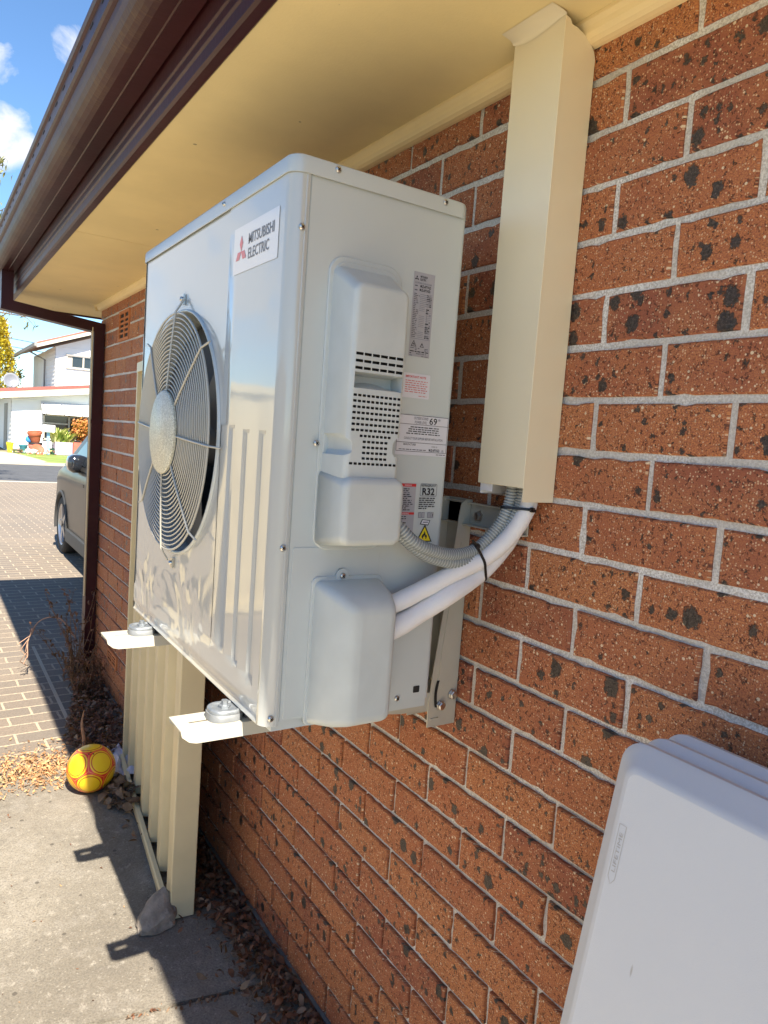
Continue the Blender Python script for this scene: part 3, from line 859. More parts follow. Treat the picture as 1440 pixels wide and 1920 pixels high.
# bell mouth ring behind the grille, fan, coil
b = MB()
b.lathe([(FR + 0.004, 0.0), (FR + 0.003, -0.0045), (FR - 0.001, -0.005), (FR - 0.003, 0.002), (FR - 0.003, 0.055), (FR + 0.01, 0.075)], (xf + 0.0016, FCY, FCZ), (1, 0, 0), 96)
b.build('bell_mouth', M['enamel'], ac)
b = MB()
b.lathe([(0.0, -0.012), (0.05, -0.010), (0.062, 0.0), (0.066, 0.07)], (-0.43, FCY, FCZ), (1, 0, 0), 32, cap0=False)
for k in range(3):
    loops = []
    for j in range(13):
        t = j / 12; a = R(120 * k + 95 * t)
        row = []
        for i in range(7):
            r = 0.06 + (0.245 - 0.06) * i / 6
            aa = a + 0.25 * (r - 0.06) / 0.19
            row.append((-0.425 + 0.075 * t - 0.02 * math.sin(t * math.pi), FCY + r * math.cos(aa), FCZ + r * math.sin(aa)))
        loops.append(row)
    n = 7
    b.add([p for l in loops for p in l], [(i * n + j, i * n + j + 1, (i + 1) * n + j + 1, (i + 1) * n + j) for i in range(12) for j in range(6)], 0, True)
b.build('fan', M['fan_dark'], ac)
b = MB(); b.bb(-0.30, -0.15, ya + 0.03, yb - 0.02, zb + 0.03, zt - 0.04); b.bb(-0.43, -0.305, ya + 0.012, ya + 0.02, zb + 0.02, zt - 0.04)
b.build('heat_exchanger', M['fan_dark'], ac)
# cabinet: side and back sheets
b = MB()
cab = [(-0.4345, ya + 0.012), (-0.4345, ya + 0.0035), (-0.4330, ya + 0.0018)]
for a in range(0, 91, 22): cab.append((xb - 0.010 + 0.010 * math.sin(R(a)), ya + 0.0018 + 0.010 * (1 - math.cos(R(a)))))
cab += [(xb, yb - 0.01), (xb - 0.01, yb - 0.0018), (-0.4330, yb - 0.0018), (-0.4345, yb - 0.012)]
b.strip(cab, lambda u, v, q: (u, v, q), 0, 0, 0, False, ws=[zb + 0.006, ztop])
b.build('cabinet', M['enamel'], ac)
b = MB(); b.bb(-0.446, xb - 0.006, ya + 0.006, yb - 0.006, zb - 0.010, zb + 0.010); b.build('base_pan', M['enamel'], ac)
# dark strip standing in for the shade inside the seam gap
b = MB(); b.bb(-0.4372, -0.4332, ya + 0.0075, ya + 0.0085, zb + 0.01, ztop); b.build('seam', M['slot_dark'], ac)
# lid
b = MB()
lid = []
for z, g_ in ((zt - 0.028, 0.0), (zt - 0.008, 0.0), (zt - 0.003, 0.002), (zt, 0.008)):
    lid.append([(u, v, z) for u, v in rrect(xf - 0.003 + g_, xb + 0.004 - g_, ya - 0.003 + g_, yb + 0.003 - g_, 0.024 - g_, 7)])
b.loft(lid, 0, True, False, True)
inn = [[(u, v, z) for u, v in rrect(xf - 0.001, xb + 0.002, ya - 0.001, yb + 0.001, 0.022, 7)] for z in (zt - 0.028, zt - 0.010)]
b.loft([lid[0], inn[0], inn[1]], 0, False, False, True)
b.build('lid', M['enamel'], ac, auto=40)
# service plate and raised outline
b = MB()
def slab_y(mb, loop, y_back, y_front, bev, mat=0):
    """rounded plate standing proud of the side sheet, towards the camera"""
    mb.loft([[(u, y_back, v) for u, v in loop(0)], [(u, y_front + bev, v) for u, v in loop(0)], [(u, y_front, v) for u, v in loop(bev)]], mat, True, False, True)
slab_y(b, lambda i: rrect(-0.3965 + i, -0.262 - i, -0.874 + i, -0.413 - i, 0.028, 7), ya + 0.0025, ya - 0.0022, 0.0015)
slab_y(b, lambda i: rrect(-0.3895 + i, -0.269 - i, -0.760 + i, -0.421 - i, 0.024, 7), ya, ya - 0.0045, 0.0012)
slab_y(b, lambda i: rrect(-0.4285 + i, -0.2655 - i, -1.150 + i, -0.870 - i, 0.003, 3), ya + 0.0018, ya + 0.0006, 0.0006)
b.build('service_plate', M['enamel'], ac, auto=40)
# moulded covers: loops shrink from the base on the sheet to the rounded face
def moulded(mb, base, face, y_face, rbase, rface, fil=0.012, ys0=None, nfil=5):
    y_b = ya - 0.002 if ys0 is None else ys0
    loops = [[(u, y_b, v) for u, v in rrect(*base, rbase, 7)]]
    y_s = y_face + fil
    for k in range(nfil + 1):
        a = R(90 * k / nfil)
        t = 1 - math.cos(a)          # inward travel of the fillet
        yy = y_s - fil * math.sin(a)
        box = [face[0] + (-fil + fil * t), face[1] - (-fil + fil * t), face[2] + (-fil + fil * t), face[3] - (-fil + fil * t)]
        loops.append([(u, yy, v) for u, v in rrect(*box, rface + fil * (1 - t), 7)])
    mb.loft(loops, 0, True, True, True)
b = MB()
moulded(b, (-0.3895, -0.276, -0.765, -0.428), (-0.374, -0.2945, -0.755, -0.4695), 0.2525, 0.014, 0.006, 0.010)
cover = b.build('service_cover', [M['plastic'], M['slot_dark']], ac, weld=True)
c = MB()
yfz = 0.2525
def slot_row(z, x0, x1, n, h=0.0042, gap=0.0022):
    wd = (x1 - x0 - gap * (n - 1)) / n
    for k in range(n):
        a = x0 + k * (wd + gap)
        c.bb(a, a + wd, yfz - 0.01, yfz + 0.007, z - h / 2, z + h / 2, 1)
X0, X1 = -0.3765, -0.2915
for k in range(3): slot_row(-0.5655 - 0.0105 * k, X0, X1, 6)
for k in range(7): slot_row(-0.6270 - 0.0087 * k, X0, X1, 11, 0.0037)
slot_row(-0.6877, -0.361, -0.305, 8, 0.0037)
for k in range(4): slot_row(-0.6964 - 0.0085 * k, -0.355, -0.310, 6, 0.0037)
slot_row(-0.7302, X0, X1, 11, 0.0037)
boolean(cover, c)
# hand hold scooped out of the cover, notch for the screw, notch at the far edge
c = MB()
loops = []
for k in range(9):
    x = -0.3765 + 0.0860 * k / 8
    t = (k / 8 - 0.5) * 2
    dep = 0.034
    lift = 0.010 * (1 - t * t)
    loops.append([(x, yfz - 0.02, -0.5925), (x, yfz - 0.02, -0.6180), (x, yfz + 0.0005, -0.6165), (x, yfz + dep, -0.6150 + lift), (x, yfz + dep, -0.5960), (x, yfz + 0.006, -0.5925)])
c.loft(loops, 0, False, True, True)
boolean(cover, c)
c = MB()
c.loft([[(-0.41, y, -0.6935), (-0.384, y, -0.6860), (-0.369 + q, y, -0.6980), (-0.369 + q, y, -0.7110), (-0.384, y, -0.7190), (-0.41, y, -0.7190)] for y, q in ((0.20, 0.002), (0.3155, -0.012))], 0, False, True, True)
c.loft([[(-0.262, y, -0.6790), (-0.292, y, -0.6870), (-0.300, y, -0.6960), (-0.300, y, -0.7120), (-0.295, y, -0.7170), (-0.262, y, -0.7170)] for y in (0.20, 0.314)], 0, False, True, True)
boolean(cover, c)
cover.data.set_sharp_from_angle(angle=R(32))
b = MB()
moulded(b, (-0.3935, -0.270, -0.866, -0.744), (-0.377, -0.2870, -0.846, -0.762), 0.2410, 0.012, 0.006, 0.011)
b.build('terminal_cover', M['plastic'], ac, weld=True)
b = MB()
slab_y(b, lambda i: rrect(-0.3925 + i, -0.258 - i, -1.166 + i, -0.918 - i, 0.012, 5), ya + 0.002, ya - 0.0025, 0.001)
loops = []
y_b = ya - 0.002
def lp(x0, x1, z0, z1, y, r): return [(u, y, v) for u, v in rrect(x0, x1, z0, z1, r, 7)]
loops = [lp(-0.3875, -0.262, -1.163, -0.924, y_b, 0.010), lp(-0.3865, -0.2625, -1.161, -0.9255, y_b - 0.012, 0.013), lp(-0.377, -0.266, -1.155, -0.934, 0.272, 0.016), lp(-0.362, -0.2695, -1.150, -0.947, 0.254, 0.016), lp(-0.352, -0.273, -1.146, -0.955, 0.2475, 0.013), lp(-0.344, -0.277, -1.141, -0.961, 0.2450, 0.009), lp(-0.336, -0.283, -1.134, -0.968, 0.2442, 0.006)]
b.loft(loops, 0, True, True, True)
b.lathe([(0.012, 0.0), (0.012, 0.003), (0.010, 0.0035), (0.0, 0.0035)], (-0.338, ya - 0.0005, -0.9175), (0, -1, 0), 20)
b.build('pipe_cover', M['plastic'], ac, auto=45)
# screws
def screw(o, n, r=0.0052):
    b = MB()
    b.lathe([(r, 0.0), (r, 0.0012), (r * 0.8, 0.0026), (r * 0.45, 0.0032), (0.0, 0.0033)], o, n, 16)
    nv = Vector(n).normalized(); t = nv.orthogonal().normalized(); u = nv.cross(t)
    for q in (t, u):
        p = Vector(o) + nv * 0.0031
        e = nv.cross(q)
        b.add([p + q * r * .55 + e * r * .13, p + q * r * .55 - e * r * .13, p - q * r * .55 - e * r * .13, p - q * r * .55 + e * r * .13] , [(0, 1, 2, 3)], 1)
        b.add([v + nv * 0.0006 for v in (p + q * r * .55 + e * r * .13, p + q * r * .55 - e * r * .13, p - q * r * .55 - e * r * .13, p - q * r * .55 + e * r * .13)], [(0, 1, 2, 3)], 1)
    b.build('screw', [M['chrome'], M['slot_dark']], ac)
for x, y, z in ((-0.393, ya - 0.003, -0.290), (-0.188, ya - 0.003, -0.290), (-0.4462, ya, -0.385), (-0.4462, ya, -0.870), (-0.4500, ya, -1.145), (-0.402, ya - 0.0045, -0.7040), (-0.338, ya - 0.004, -0.9175), (-0.207, ya + 0.0018, -1.145)): screw((x, y, z), (0, -1, 0))
for y, z in ((0.60, zt - 0.014),): screw((xf - 0.003, y, z), (-1, 0, 0), 0.004)
b = MB(); b.add([(u, ya + 0.0012, v) for u, v in rrect(-0.173, -0.159, -1.1395, -1.127, 0.002, 3)], [list(range(16))]); b.build('drain_slot', M['slot_dark'], ac, fix=False)
# fan grille: concentric wires on a shallow dome, eight spokes, hub cap
b = MB()
def dome(r): return -0.4810 - 0.010 * (1 - (r / 0.252) ** 2)
rs = [0.090 + 0.0091 * k for k in range(17)] + [0.2455]
for r in rs:
    b.tube([(dome(r), FCY + r * math.cos(a), FCZ + r * math.sin(a)) for a in [2 * math.pi * k / 72 for k in range(72)]], 0.00165 if r < 0.243 else 0.0024, 6, 0, True)
for k in range(8):
    a = R(90 + 45 * k + 4)
    pts = [(dome(r) - 0.0028, FCY + r * math.cos(a), FCZ + r * math.sin(a)) for r in (0.07, 0.12, 0.17, 0.22, 0.248)]
    last = (xf + 0.001, FCY + 0.262 * math.cos(a) + 0.002, FCZ + 0.262 * math.sin(a))
    if k in (1, 3, 5, 7):  pts += [(dome(.262) - 0.001, FCY + 0.262 * math.cos(a) + (0.03 if math.cos(a) > 0 else -0.03), FCZ + 0.262 * math.sin(a))]
    else: pts += [(xf - 0.003, FCY + 0.276 * math.cos(a), FCZ + 0.276 * math.sin(a))]
    b.tube(pts, 0.0022, 6)
grille = b.build('fan_grille', M['wire'], ac)
b = MB()
b.lathe([(0.086, 0.0), (0.087, -0.005), (0.084, -0.0085), (0.0001, -0.0105)], (dome(0.08) - 0.002, FCY, FCZ), (1, 0, 0), 48)
hubm, nt_, N_, L_, B_ = newmat('speckled_cap')
g_ = NG(nt_); geo_ = N_.new('ShaderNodeNewGeometry'); nz_ = g_.noise(geo_.outputs['Position'], 330, 3, 0.7)
L_.new(g_.mix(g_.step(nz_.outputs['Fac'], 0.42, 0.60), (0.44, 0.43, 0.35), (0.70, 0.69, 0.58)), B_.inputs['Base Color']); B_.inputs['Roughness'].default_value = 0.4
b.build('hub_cap', hubm, grille, auto=50)
for a_ in (92, 268):
    a = R(a_)
    b = MB(); p = (xf - 0.002, FCY + 0.276 * math.cos(a), FCZ + 0.276 * math.sin(a))
    b.box(p, (0.004, 0.012, 0.022)); b.lathe([(0.005, 0.0), (0.005, -0.004), (0.0, -0.006)], (xf - 0.004, p[1], p[2]), (1, 0, 0), 12)
    b.build('grille_clip', M['chrome'], grille)

# labels on the side sheet (they face -Y: right is +X, up is +Z)
RX, UZ = Vector((1, 0, 0)), Vector((0, 0, 1))
ys1 = ya + 0.0014
def rect(mb, x0, x1, z0, z1, y, mat): mb.add([(x0, y, z0), (x1, y, z0), (x1, y, z1), (x0, y, z1)], [(0, 1, 2, 3)], mat)
def lines(mb, x0, x1, z, h, mat, rng, y, fill=0.8):
    x = x0
    while x < x1:
        wd = rng.uniform(0.003, 0.0085)
        if rng.random() < fill: rect(mb, x, min(x + wd, x1), z - h / 2, z + h / 2, y, mat)
        x += wd + rng.uniform(0.0010, 0.0022)
def tri(mb, cx, z0, wd, h, y, m_edge, m_in, t=0.0018):
    mb.add([(cx - wd / 2, y, z0), (cx + wd / 2, y, z0), (cx, y, z0 + h)], [(0, 1, 2)], m_edge)
    mb.add([(cx - wd / 2 + t * 1.9, y - 0.0002, z0 + t), (cx + wd / 2 - t * 1.9, y - 0.0002, z0 + t), (cx, y - 0.0002, z0 + h - t * 2.3)], [(0, 1, 2)], m_in)
def flame(mb, cx, z, s, y, mat, inner):
    pts = [(0, 0), (.32, .1), (.42, .38), (.28, .62), (.2, .5), (.12, .82), (-.05, 1.0), (-.08, .72), (-.25, .6), (-.4, .35), (-.3, .1)]
    mb.add([(cx + u * s, y, z + v * s) for u, v in pts], [list(range(len(pts)))], mat)
    mb.add([(cx + u * s * .5, y - 0.0002, z + v * s * .5) for u, v in pts], [list(range(len(pts)))], inner)
def logo(mb, f, s, mat):
    """three lozenges meeting at a point; f maps (right, up) to a point"""
    for a in (90, 210, 330):
        d = Vector((math.cos(R(a)), math.sin(R(a)))); l = Vector((math.cos(R(a - 30)), math.sin(R(a - 30)))); r_ = Vector((math.cos(R(a + 30)), math.sin(R(a + 30))))
        k = s / math.sqrt(3)
        mb.add([f(0, 0), f(*(l * k)), f(*(d * s)), f(*(r_ * k))], [(0, 1, 2, 3)], mat)
LM = [M['label_grey'], M['ink'], M['ink_grey'], M['red'], M['pink'], M['yellow'], M['label_white']]
rg = random.Random(11)
yt = ys1 - 0.0005
# rating plate
b = MB()
rect(b, -0.2375, -0.1945, -0.548, -0.410, ys1 - 0.0002, 0)
logo(b, lambda u, v: Vector((-0.2315 + u, yt, -0.4205 + v)), 0.0046, 1)
b.text('MITSUBISHI', (-0.2245, yt, -0.4185), RX, UZ, 0.0034, 0.0145, 1, 0.02); b.text('ELECTRIC', (-0.2245, yt, -0.4232), RX, UZ, 0.0034, 0.0120, 1, 0.02)
b.text('ROOM AIR CONDITIONER', (-0.2345, yt, -0.4290), RX, UZ, 0.0028, 0.034, 2)
b.text('MUZ-AP71VGD', (-0.2235, yt, -0.4345), RX, UZ, 0.0042, 0.022, 1, 0.025); b.text('MUZ-AP71VGD', (-0.2245, yt, -0.4405), RX, UZ, 0.0042, 0.022, 1, 0.025)
for z in (-0.4325, -0.4395): lines(b, -0.2345, -0.228, z, 0.0018, 2, rg, yt)
for k in range(25):
    z = -0.4455 - 0.00292 * k
    lines(b, -0.2350 , -0.2350 + rg.uniform(0.006, 0.012), z, 0.0014, 2, rg, yt, 0.95)
    if k not in (10, 11, 19, 20): rect(b, -0.2225, -0.2115 + (0.012 if k < 7 else 0), z - 0.00022, z + 0.00022, yt, 2)
    rect(b, -0.2080 if k > 6 else -0.204, -0.1975, z + 0.0013, z + 0.0016, yt, 2)
    lines(b, -0.2085, -0.1985, z, 0.0014, 2 if k % 2 else 1, rg, yt, 0.6)
rect(b, -0.2065, -0.2061, -0.516, -0.466, yt, 2); rect(b, -0.2355, -0.1965, -0.5187, -0.5183, yt, 2)
tri(b, -0.2285, -0.5315, 0.0115, 0.0105, yt, 1, 0, 0.0009); flame(b, -0.2285, -0.5300, 0.0050, yt - 0.0004, 1, 0)
tri(b, -0.2115, -0.5315, 0.0085, 0.0075, yt, 1, 0, 0.0008); rect(b, -0.2119, -0.2111, -0.5295, -0.5263, yt - 0.0004, 1)
for k, z in enumerate((-0.534, -0.5365)): lines(b, -0.2350 + 0.010 * k, -0.1985, z, 0.0013, 2, rg, yt, 0.6)
lines(b, -0.2355, -0.1965, -0.5395, 0.0016, 1, rg, yt, 1)
lines(b, -0.2355, -0.2285, -0.5430, 0.0014, 1, rg, yt); b.text('9002169 T', (-0.2225, yt, -0.5440), RX, UZ, 0.0024, 0.021, 1)
lines(b, -0.2355, -0.220, -0.5465, 0.0012, 2, rg, yt); lines(b, -0.211, -0.1975, -0.5465, 0.0010, 2, rg, yt)
b.build('rating_label', LM, ac, fix=False)
# important note
b = MB()
b.add([(u, ys1 - 0.0002, v) for u, v in rrect(-0.2445, -0.1885, -0.6170, -0.5760, 0.002, 3)], [list(range(16))], 6)
b.text('IMPORTANT NOTE', (-0.2395, yt, -0.5835), RX, UZ, 0.0036, 0.042, 3, 0.02)
for k in range(6): lines(b, -0.2395, -0.1935 - (0.003 if k % 2 else 0), -0.5885 - 0.0037 * k, 0.0015, 4, rg, yt, 1)
lines(b, -0.2105, -0.1935, -0.6130, 0.0012, 4, rg, yt, 1)
b.build('note_label', LM, ac, fix=False)
# sound level label
b = MB()
x0, x1, z1, z0 = -0.2500, -0.1415, -0.6450, -0.7135
rect(b, x0, x1, z0, z1, ys1 - 0.0002, 6)
def hl(z, t=0.0007): rect(b, x0 + 0.001, x1 - 0.001, z - t / 2, z + t / 2, yt, 1)
for z in (z1 - 0.0006, -0.6610, -0.6920, -0.7070): hl(z)
rect(b, x1 - 0.0017, x1 - 0.0010, -0.7070, z1 - 0.0006, yt, 1); rect(b, x0 + 0.0010, x0 + 0.0017, -0.7070, z1 - 0.0006, yt, 1)
b.text('OUTSIDE SOUND', (-0.2010, yt, -0.6525), RX, UZ, 0.0046, 0.030, 2, 0.01, 'CENTER'); b.text('POWER LEVEL', (-0.2010, yt, -0.6592), RX, UZ, 0.0046, 0.0255, 2, 0.01, 'CENTER')
b.text('69', (-0.1832, yt, -0.6592), RX, UZ, 0.0112, 0.0165, 1, 0.012); b.text('dBA', (-0.1645, yt, -0.6520), RX, UZ, 0.0032, 0.005, 2, 0.02)
for k in range(4): lines(b, -0.2260 + (0.004 if k == 0 else 0) - 0.004 * (k == 3), -0.1620 + 0.003 * (k == 3), -0.6655 - 0.0037 * k, 0.0017, 1, rg, yt, 1)
b.text('CONSULT YOUR SUPPLIER BEFORE INSTALLATION', (-0.2340, yt, -0.6868), RX, UZ, 0.0040, 0.082, 2, 0.01)
b.text('MANUFACTURER', (-0.2340, yt, -0.6970), RX, UZ, 0.0034, 0.026, 2, 0.015); b.text('MODEL No.', (-0.1745, yt, -0.6985), RX, UZ, 0.0026, 0.013, 2)
lines(b, -0.2430, -0.1850, -0.7040, 0.0014, 2, rg, yt, 1); b.text('MUZ-AP71VGD', (-0.1800, yt, -0.7055), RX, UZ, 0.0044, 0.023, 1, 0.025); b.text('(E)', (-0.1525, yt, -0.7055), RX, UZ, 0.0040, 0.0045, 2)
lines(b, -0.1640, -0.1435, -0.7105, 0.0013, 2, rg, yt, 1)
b.build('sound_label', LM, ac, fix=False)
# warning strip
b = MB()
rect(b, -0.2400, -0.2005, -0.8470, -0.7620, ys1 - 0.0002, 0)
rect(b, -0.2395, -0.2008, -0.7675, -0.7625, yt, 3); rect(b, -0.2395, -0.2008, -0.8160, -0.8120, yt, 3)
b.text('WARNING', (-0.2250, yt - 0.0003, -0.7665), RX, UZ, 0.0028, 0.015, 6); b.text('WARNING', (-0.2270, yt - 0.0003, -0.8155), RX, UZ, 0.0028, 0.015, 6)
for k in range(12): lines(b, -0.2340, -0.2100 + rg.uniform(-0.008, 0.005), -0.7715 - 0.0033 * k, 0.0016, 1 if k != 2 else 2, rg, yt, 1)
for k in range(7):
    if k not in (2, 5): lines(b, -0.2340, -0.2120 + rg.uniform(-0.008, 0.004), -0.8195 - 0.0036 * k, 0.0016, 1, rg, yt, 1)
b.build('warning_label', LM, ac, fix=False)
# refrigerant marking printed on the sheet
b = MB()
fr = rrect(-0.1915, -0.1555, -0.7835, -0.7615, 0.0025, 4); fi = rrect(-0.1907, -0.1563, -0.7827, -0.7623, 0.002, 4)
n = len(fr)
b.add([(u, yt, v) for u, v in fr] + [(u, yt, v) for u, v in fi], [(i, (i + 1) % n, n + (i + 1) % n, n + i) for i in range(n)], 2)
b.text('REFRIGERANT', (-0.1735, yt, -0.7667), RX, UZ, 0.0036, 0.0315, 1, 0.015, 'CENTER'); b.text('R32', (-0.1735, yt, -0.7810), RX, UZ, 0.0118, 0.0265, 1, 0.03, 'CENTER')
for k in range(6): lines(b, -0.1925, -0.1575 - (0.018 if k == 5 else 0.003 * (k % 2)), -0.7870 - 0.0036 * k, 0.0019, 1, rg, yt, 1)
for cx in (-0.1850, -0.1655):
    for s_ in (-1, 1):
        rect(b, cx + (0.0004 if s_ > 0 else -0.0068), cx + (0.0068 if s_ > 0 else -0.0004), -0.8215, -0.8118, yt, 2)
        rect(b, cx + (0.0010 if s_ > 0 else -0.0062), cx + (0.0062 if s_ > 0 else -0.0010), -0.8209, -0.8124, yt - 0.0002, 0)
rect(b, -0.1618, -0.1606, -0.8195, -0.8140, yt - 0.0004, 1)
b.add([(-0.1870, yt, -0.8330), (-0.1685, yt, -0.8350), (-0.1645, yt, -0.8258), (-0.1825, yt, -0.8240)], [(0, 1, 2, 3)], 1)
b.add([(-0.1848, yt - 0.0002, -0.8318), (-0.1695, yt - 0.0002, -0.8335), (-0.1665, yt - 0.0002, -0.8267), (-0.1815, yt - 0.0002, -0.8250)], [(0, 1, 2, 3)], 6)
rect(b, -0.1805, -0.1695, -0.8298, -0.8286, yt - 0.0004, 1)
tri(b, -0.1755, -0.8640, 0.0350, 0.0310, yt, 1, 5, 0.0020); flame(b, -0.1755, -0.8595, 0.0145, yt - 0.0004, 1, 5)
b.build('refrigerant_marking', LM, ac, fix=False)
# badge on the front (faces -X: right is -Y)
b = MB()
RY = Vector((0, -1, 0)); xbz = xf - 0.0008
b.add([(xbz, y, z) for y, z in ((0.5460, -0.4265), (0.3590, -0.4265), (0.3590, -0.3490), (0.5460, -0.3490))], [(0, 1, 2, 3)], 0)
BX = xbz - 0.0005
logo(b, lambda u, v: Vector((BX, 0.5110 - u, -0.3910 + v)), 0.0265, 1)
b.text('MITSUBISHI', (BX, 0.4790, -0.3840), RY, UZ, 0.0170, 0.104, 2, 0.014); b.text('ELECTRIC', (BX, 0.4790, -0.4080), RY, UZ, 0.0170, 0.086, 2, 0.014)
b.build('badge', [plain('badge_white', (0.72, 0.72, 0.73), 0.15, var=0, coat=0.6), plain('badge_red', (0.62, 0.05, 0.05), 0.3, var=0, coat=0.6), plain('badge_ink', (0.04, 0.04, 0.05), 0.3, var=0, coat=0.6)], ac, fix=False)
# ------------------------------------------------------------------ wall bracket that carries the unit
br = thing('wall_bracket', 'beige steel wall bracket with two slotted arms under the air conditioner', 'bracket', (-0.02, 0.74, -1.25))
AZ = zb - 0.0215
for yc in (0.437, 0.985):
    b = MB()
    # arm: folded channel, open below, with a long slot on top
    x0, x1, hw, t = -0.566, -0.020, 0.034, 0.0022
    zt_ = AZ
    sl = (x0 + 0.022, x0 + 0.085, yc - 0.0045, yc + 0.0045)
    b.bb(x0, x1, yc - hw, sl[2], zt_ - t, zt_); b.bb(x0, x1, sl[3], yc + hw, zt_ - t, zt_)
    b.bb(x0, sl[0], sl[2], sl[3], zt_ - t, zt_); b.bb(sl[1], x1, sl[2], sl[3], zt_ - t, zt_)
    for s_ in (-1, 1):
        ye_ = yc + s_ * hw
        poly = [(x0, zt_ - t), (x0 + 0.002, zt_ - 0.010), (x0 + 0.014, zt_ - 0.020), (x0 + 0.026, zt_ - 0.0235), (-0.20, zt_ - 0.026), (-0.14, zt_ - 0.034), (x1, zt_ - 0.040), (x1, zt_ - t)]
        b.prism(poly, lambda u, v, q: (u, q, v), ye_ - t * (s_ > 0), ye_ + t * (s_ < 0))
    arm = b.build('arm', M['bracket'], br)
    # mount: rubber block with a zinc clamp, nut and the foot of the unit
    b = MB()
    b.loft([[(u, v, z) for u, v in rrect(-0.512, -0.452, yc - 0.027 + g_, yc + 0.027 - g_, 0.022 - g_, 6)] for z, g_ in ((AZ + 0.0005, 0), (AZ + 0.012, 0), (AZ + 0.0125, 0.003))], 0, True, True, True)
    b.loft([[(u, v, z) for u, v in rrect(-0.510 + g_, -0.452, yc - 0.026 + g_, yc + 0.026 - g_, 0.021 - g_, 6)] for z, g_ in ((AZ + 0.0125, 0), (AZ + 0.0175, 0), (AZ + 0.0200, 0.003), (AZ + 0.0200, 0.008), (AZ + 0.0180, 0.010))], 1, True, True, True)
    b.lathe([(0.011, 0.0), (0.011, 0.004), (0.006, 0.0045), (0.006, 0.012), (0.0001, 0.012)], (-0.482, yc, AZ + 0.018), (0, 0, 1), 6, 1, False)
    b.bb(-0.4515, -0.4475, yc - 0.020, yc + 0.020, AZ + 0.001, AZ + 0.030, 2)
    b.build('rubber_mount', [M['rubber'], plain('galvanised_plate', (0.24, 0.26, 0.28), 0.42, metal=0.5, var=0.2, nscale=90), M['fan_dark']], arm)
    # upright: pressed gusset against the wall
    b = MB()
    zU, zD = -0.795, -1.252
    pro = [(-0.020, zU), (-0.007, zU), (-0.007, zD), (-0.072, zD), (-0.072, zD + 0.05), (-0.066, zD + 0.12), (-0.044, -0.93), (-0.034, -0.83), (-0.030, zU - 0.008)]
    b.prism(pro, lambda u, v, q: (u, q, v), yc - 0.036, yc - 0.0335)
    b.bb(-0.0065, -0.0035, yc - 0.036, yc + 0.036, zD, zU)
    b.prism(pro, lambda u, v, q: (u, q, v), yc + 0.0335, yc + 0.036)
    rib = [(-0.040, zD + 0.075), (-0.017, zD + 0.115), (-0.017, -0.90), (-0.024, -0.88), (-0.032, -0.92), (-0.050, zD + 0.16), (-0.054, zD + 0.09)]
    b.prism(rib, lambda u, v, q: (u, q, v), yc - 0.0375, yc - 0.0355)
    b.bb(-0.066, -0.046, yc - 0.038, yc - 0.036, zD + 0.014, zD + 0.018)
    up = b.build('upright', M['bracket'], br)
    b = MB()
    pts = []
    arcp = [(-0.058 + 0.010 * (1 - math.cos(R(a))) * 1.0, zD + 0.040 + 0.055 * k / 8) for k, a in enumerate(range(-50, 58, 13))]
    for (u, v) in arcp: pts.append((u, v))
    for i in range(len(arcp) - 1):
        (u0, v0), (u1, v1) = arcp[i], arcp[i + 1]
        b.add([(u0 - 0.0035, yc - 0.0379, v0), (u0 + 0.0035, yc - 0.0379, v0), (u1 + 0.0035, yc - 0.0379, v1), (u1 - 0.0035, yc - 0.0379, v1)], [(0, 1, 2, 3)])
    b.build('slot', M['slot_dark'], up)
    for (x, z) in ((-0.044, zD + 0.043), (-0.016, zD + 0.062)):
        b = MB()
        b.lathe([(0.0105, 0.0), (0.0105, 0.0015), (0.0085, 0.0016), (0.0085, 0.0075), (0.0070, 0.0085), (0.0001, 0.0088)], (x, yc - 0.0375, z), (0, -1, 0), 6, 0, False)
        b.build('bolt', M['chrome'], up)
b = MB()
poly = [(-0.004, -0.845), (-0.026, -0.845), (-0.026, -0.8425), (-0.0065, -0.8425), (-0.0065, -0.803), (-0.016, -0.803), (-0.016, -0.800), (-0.004, -0.800)]
b.prism(poly, lambda u, v, q: (u - 0.0, q, v), 0.240, 1.06)
b.build('cross_rail', M['bracket'], br)
for y in (0.375, 0.62):
    b = MB(); b.lathe([(0.012, 0), (0.012, 0.002), (0.008, 0.0022), (0.008, 0.009), (0.0001, 0.010)], (-0.0068, y, -0.825), (-1, 0, 0), 6, 0, False); b.build('bolt', M['chrome'], br)

# ------------------------------------------------------------------ duct cover on the wall
du = thing('duct_cover', 'cream metal duct cover running from the eave down the brick wall', 'duct', (-0.037, 0.25, -0.77))
b = MB()
xd, ydn, ydf = -0.0755, 0.189, 0.306
b.bevel_box(xd, xd + 0.0022, ydn, ydf, -0.7545, -0.0070, 0.0009)
b.bevel_box(xd + 0.0022, -0.0022, ydf - 0.0018, ydf, -0.7545, -0.0350, 0.0006)
b.build('front_cover', M['duct'], du)
b = MB()
side = [(xd + 0.0024, -0.778), (-0.0022, -0.778), (-0.0022, -0.052), (-0.006, -0.040), (-0.016, -0.030), (-0.030, -0.022), (-0.048, -0.017), (-0.060, -0.0165), (-0.064, -0.010), (xd + 0.0024, -0.0075)]
b.prism(side, lambda u, v, q: (u, q, v), ydn + 0.0008, ydn + 0.0026)
b.build('side_cover', M['duct'], du)
b = MB(); b.bb(-0.070, -0.003, ydf - 0.004, ydf - 0.0024, -0.773, -0.70); b.bb(-0.0705, -0.0690, ydf - 0.034, ydf - 0.0024, -0.768, -0.73); b.build('back_channel', M['insul'], du)
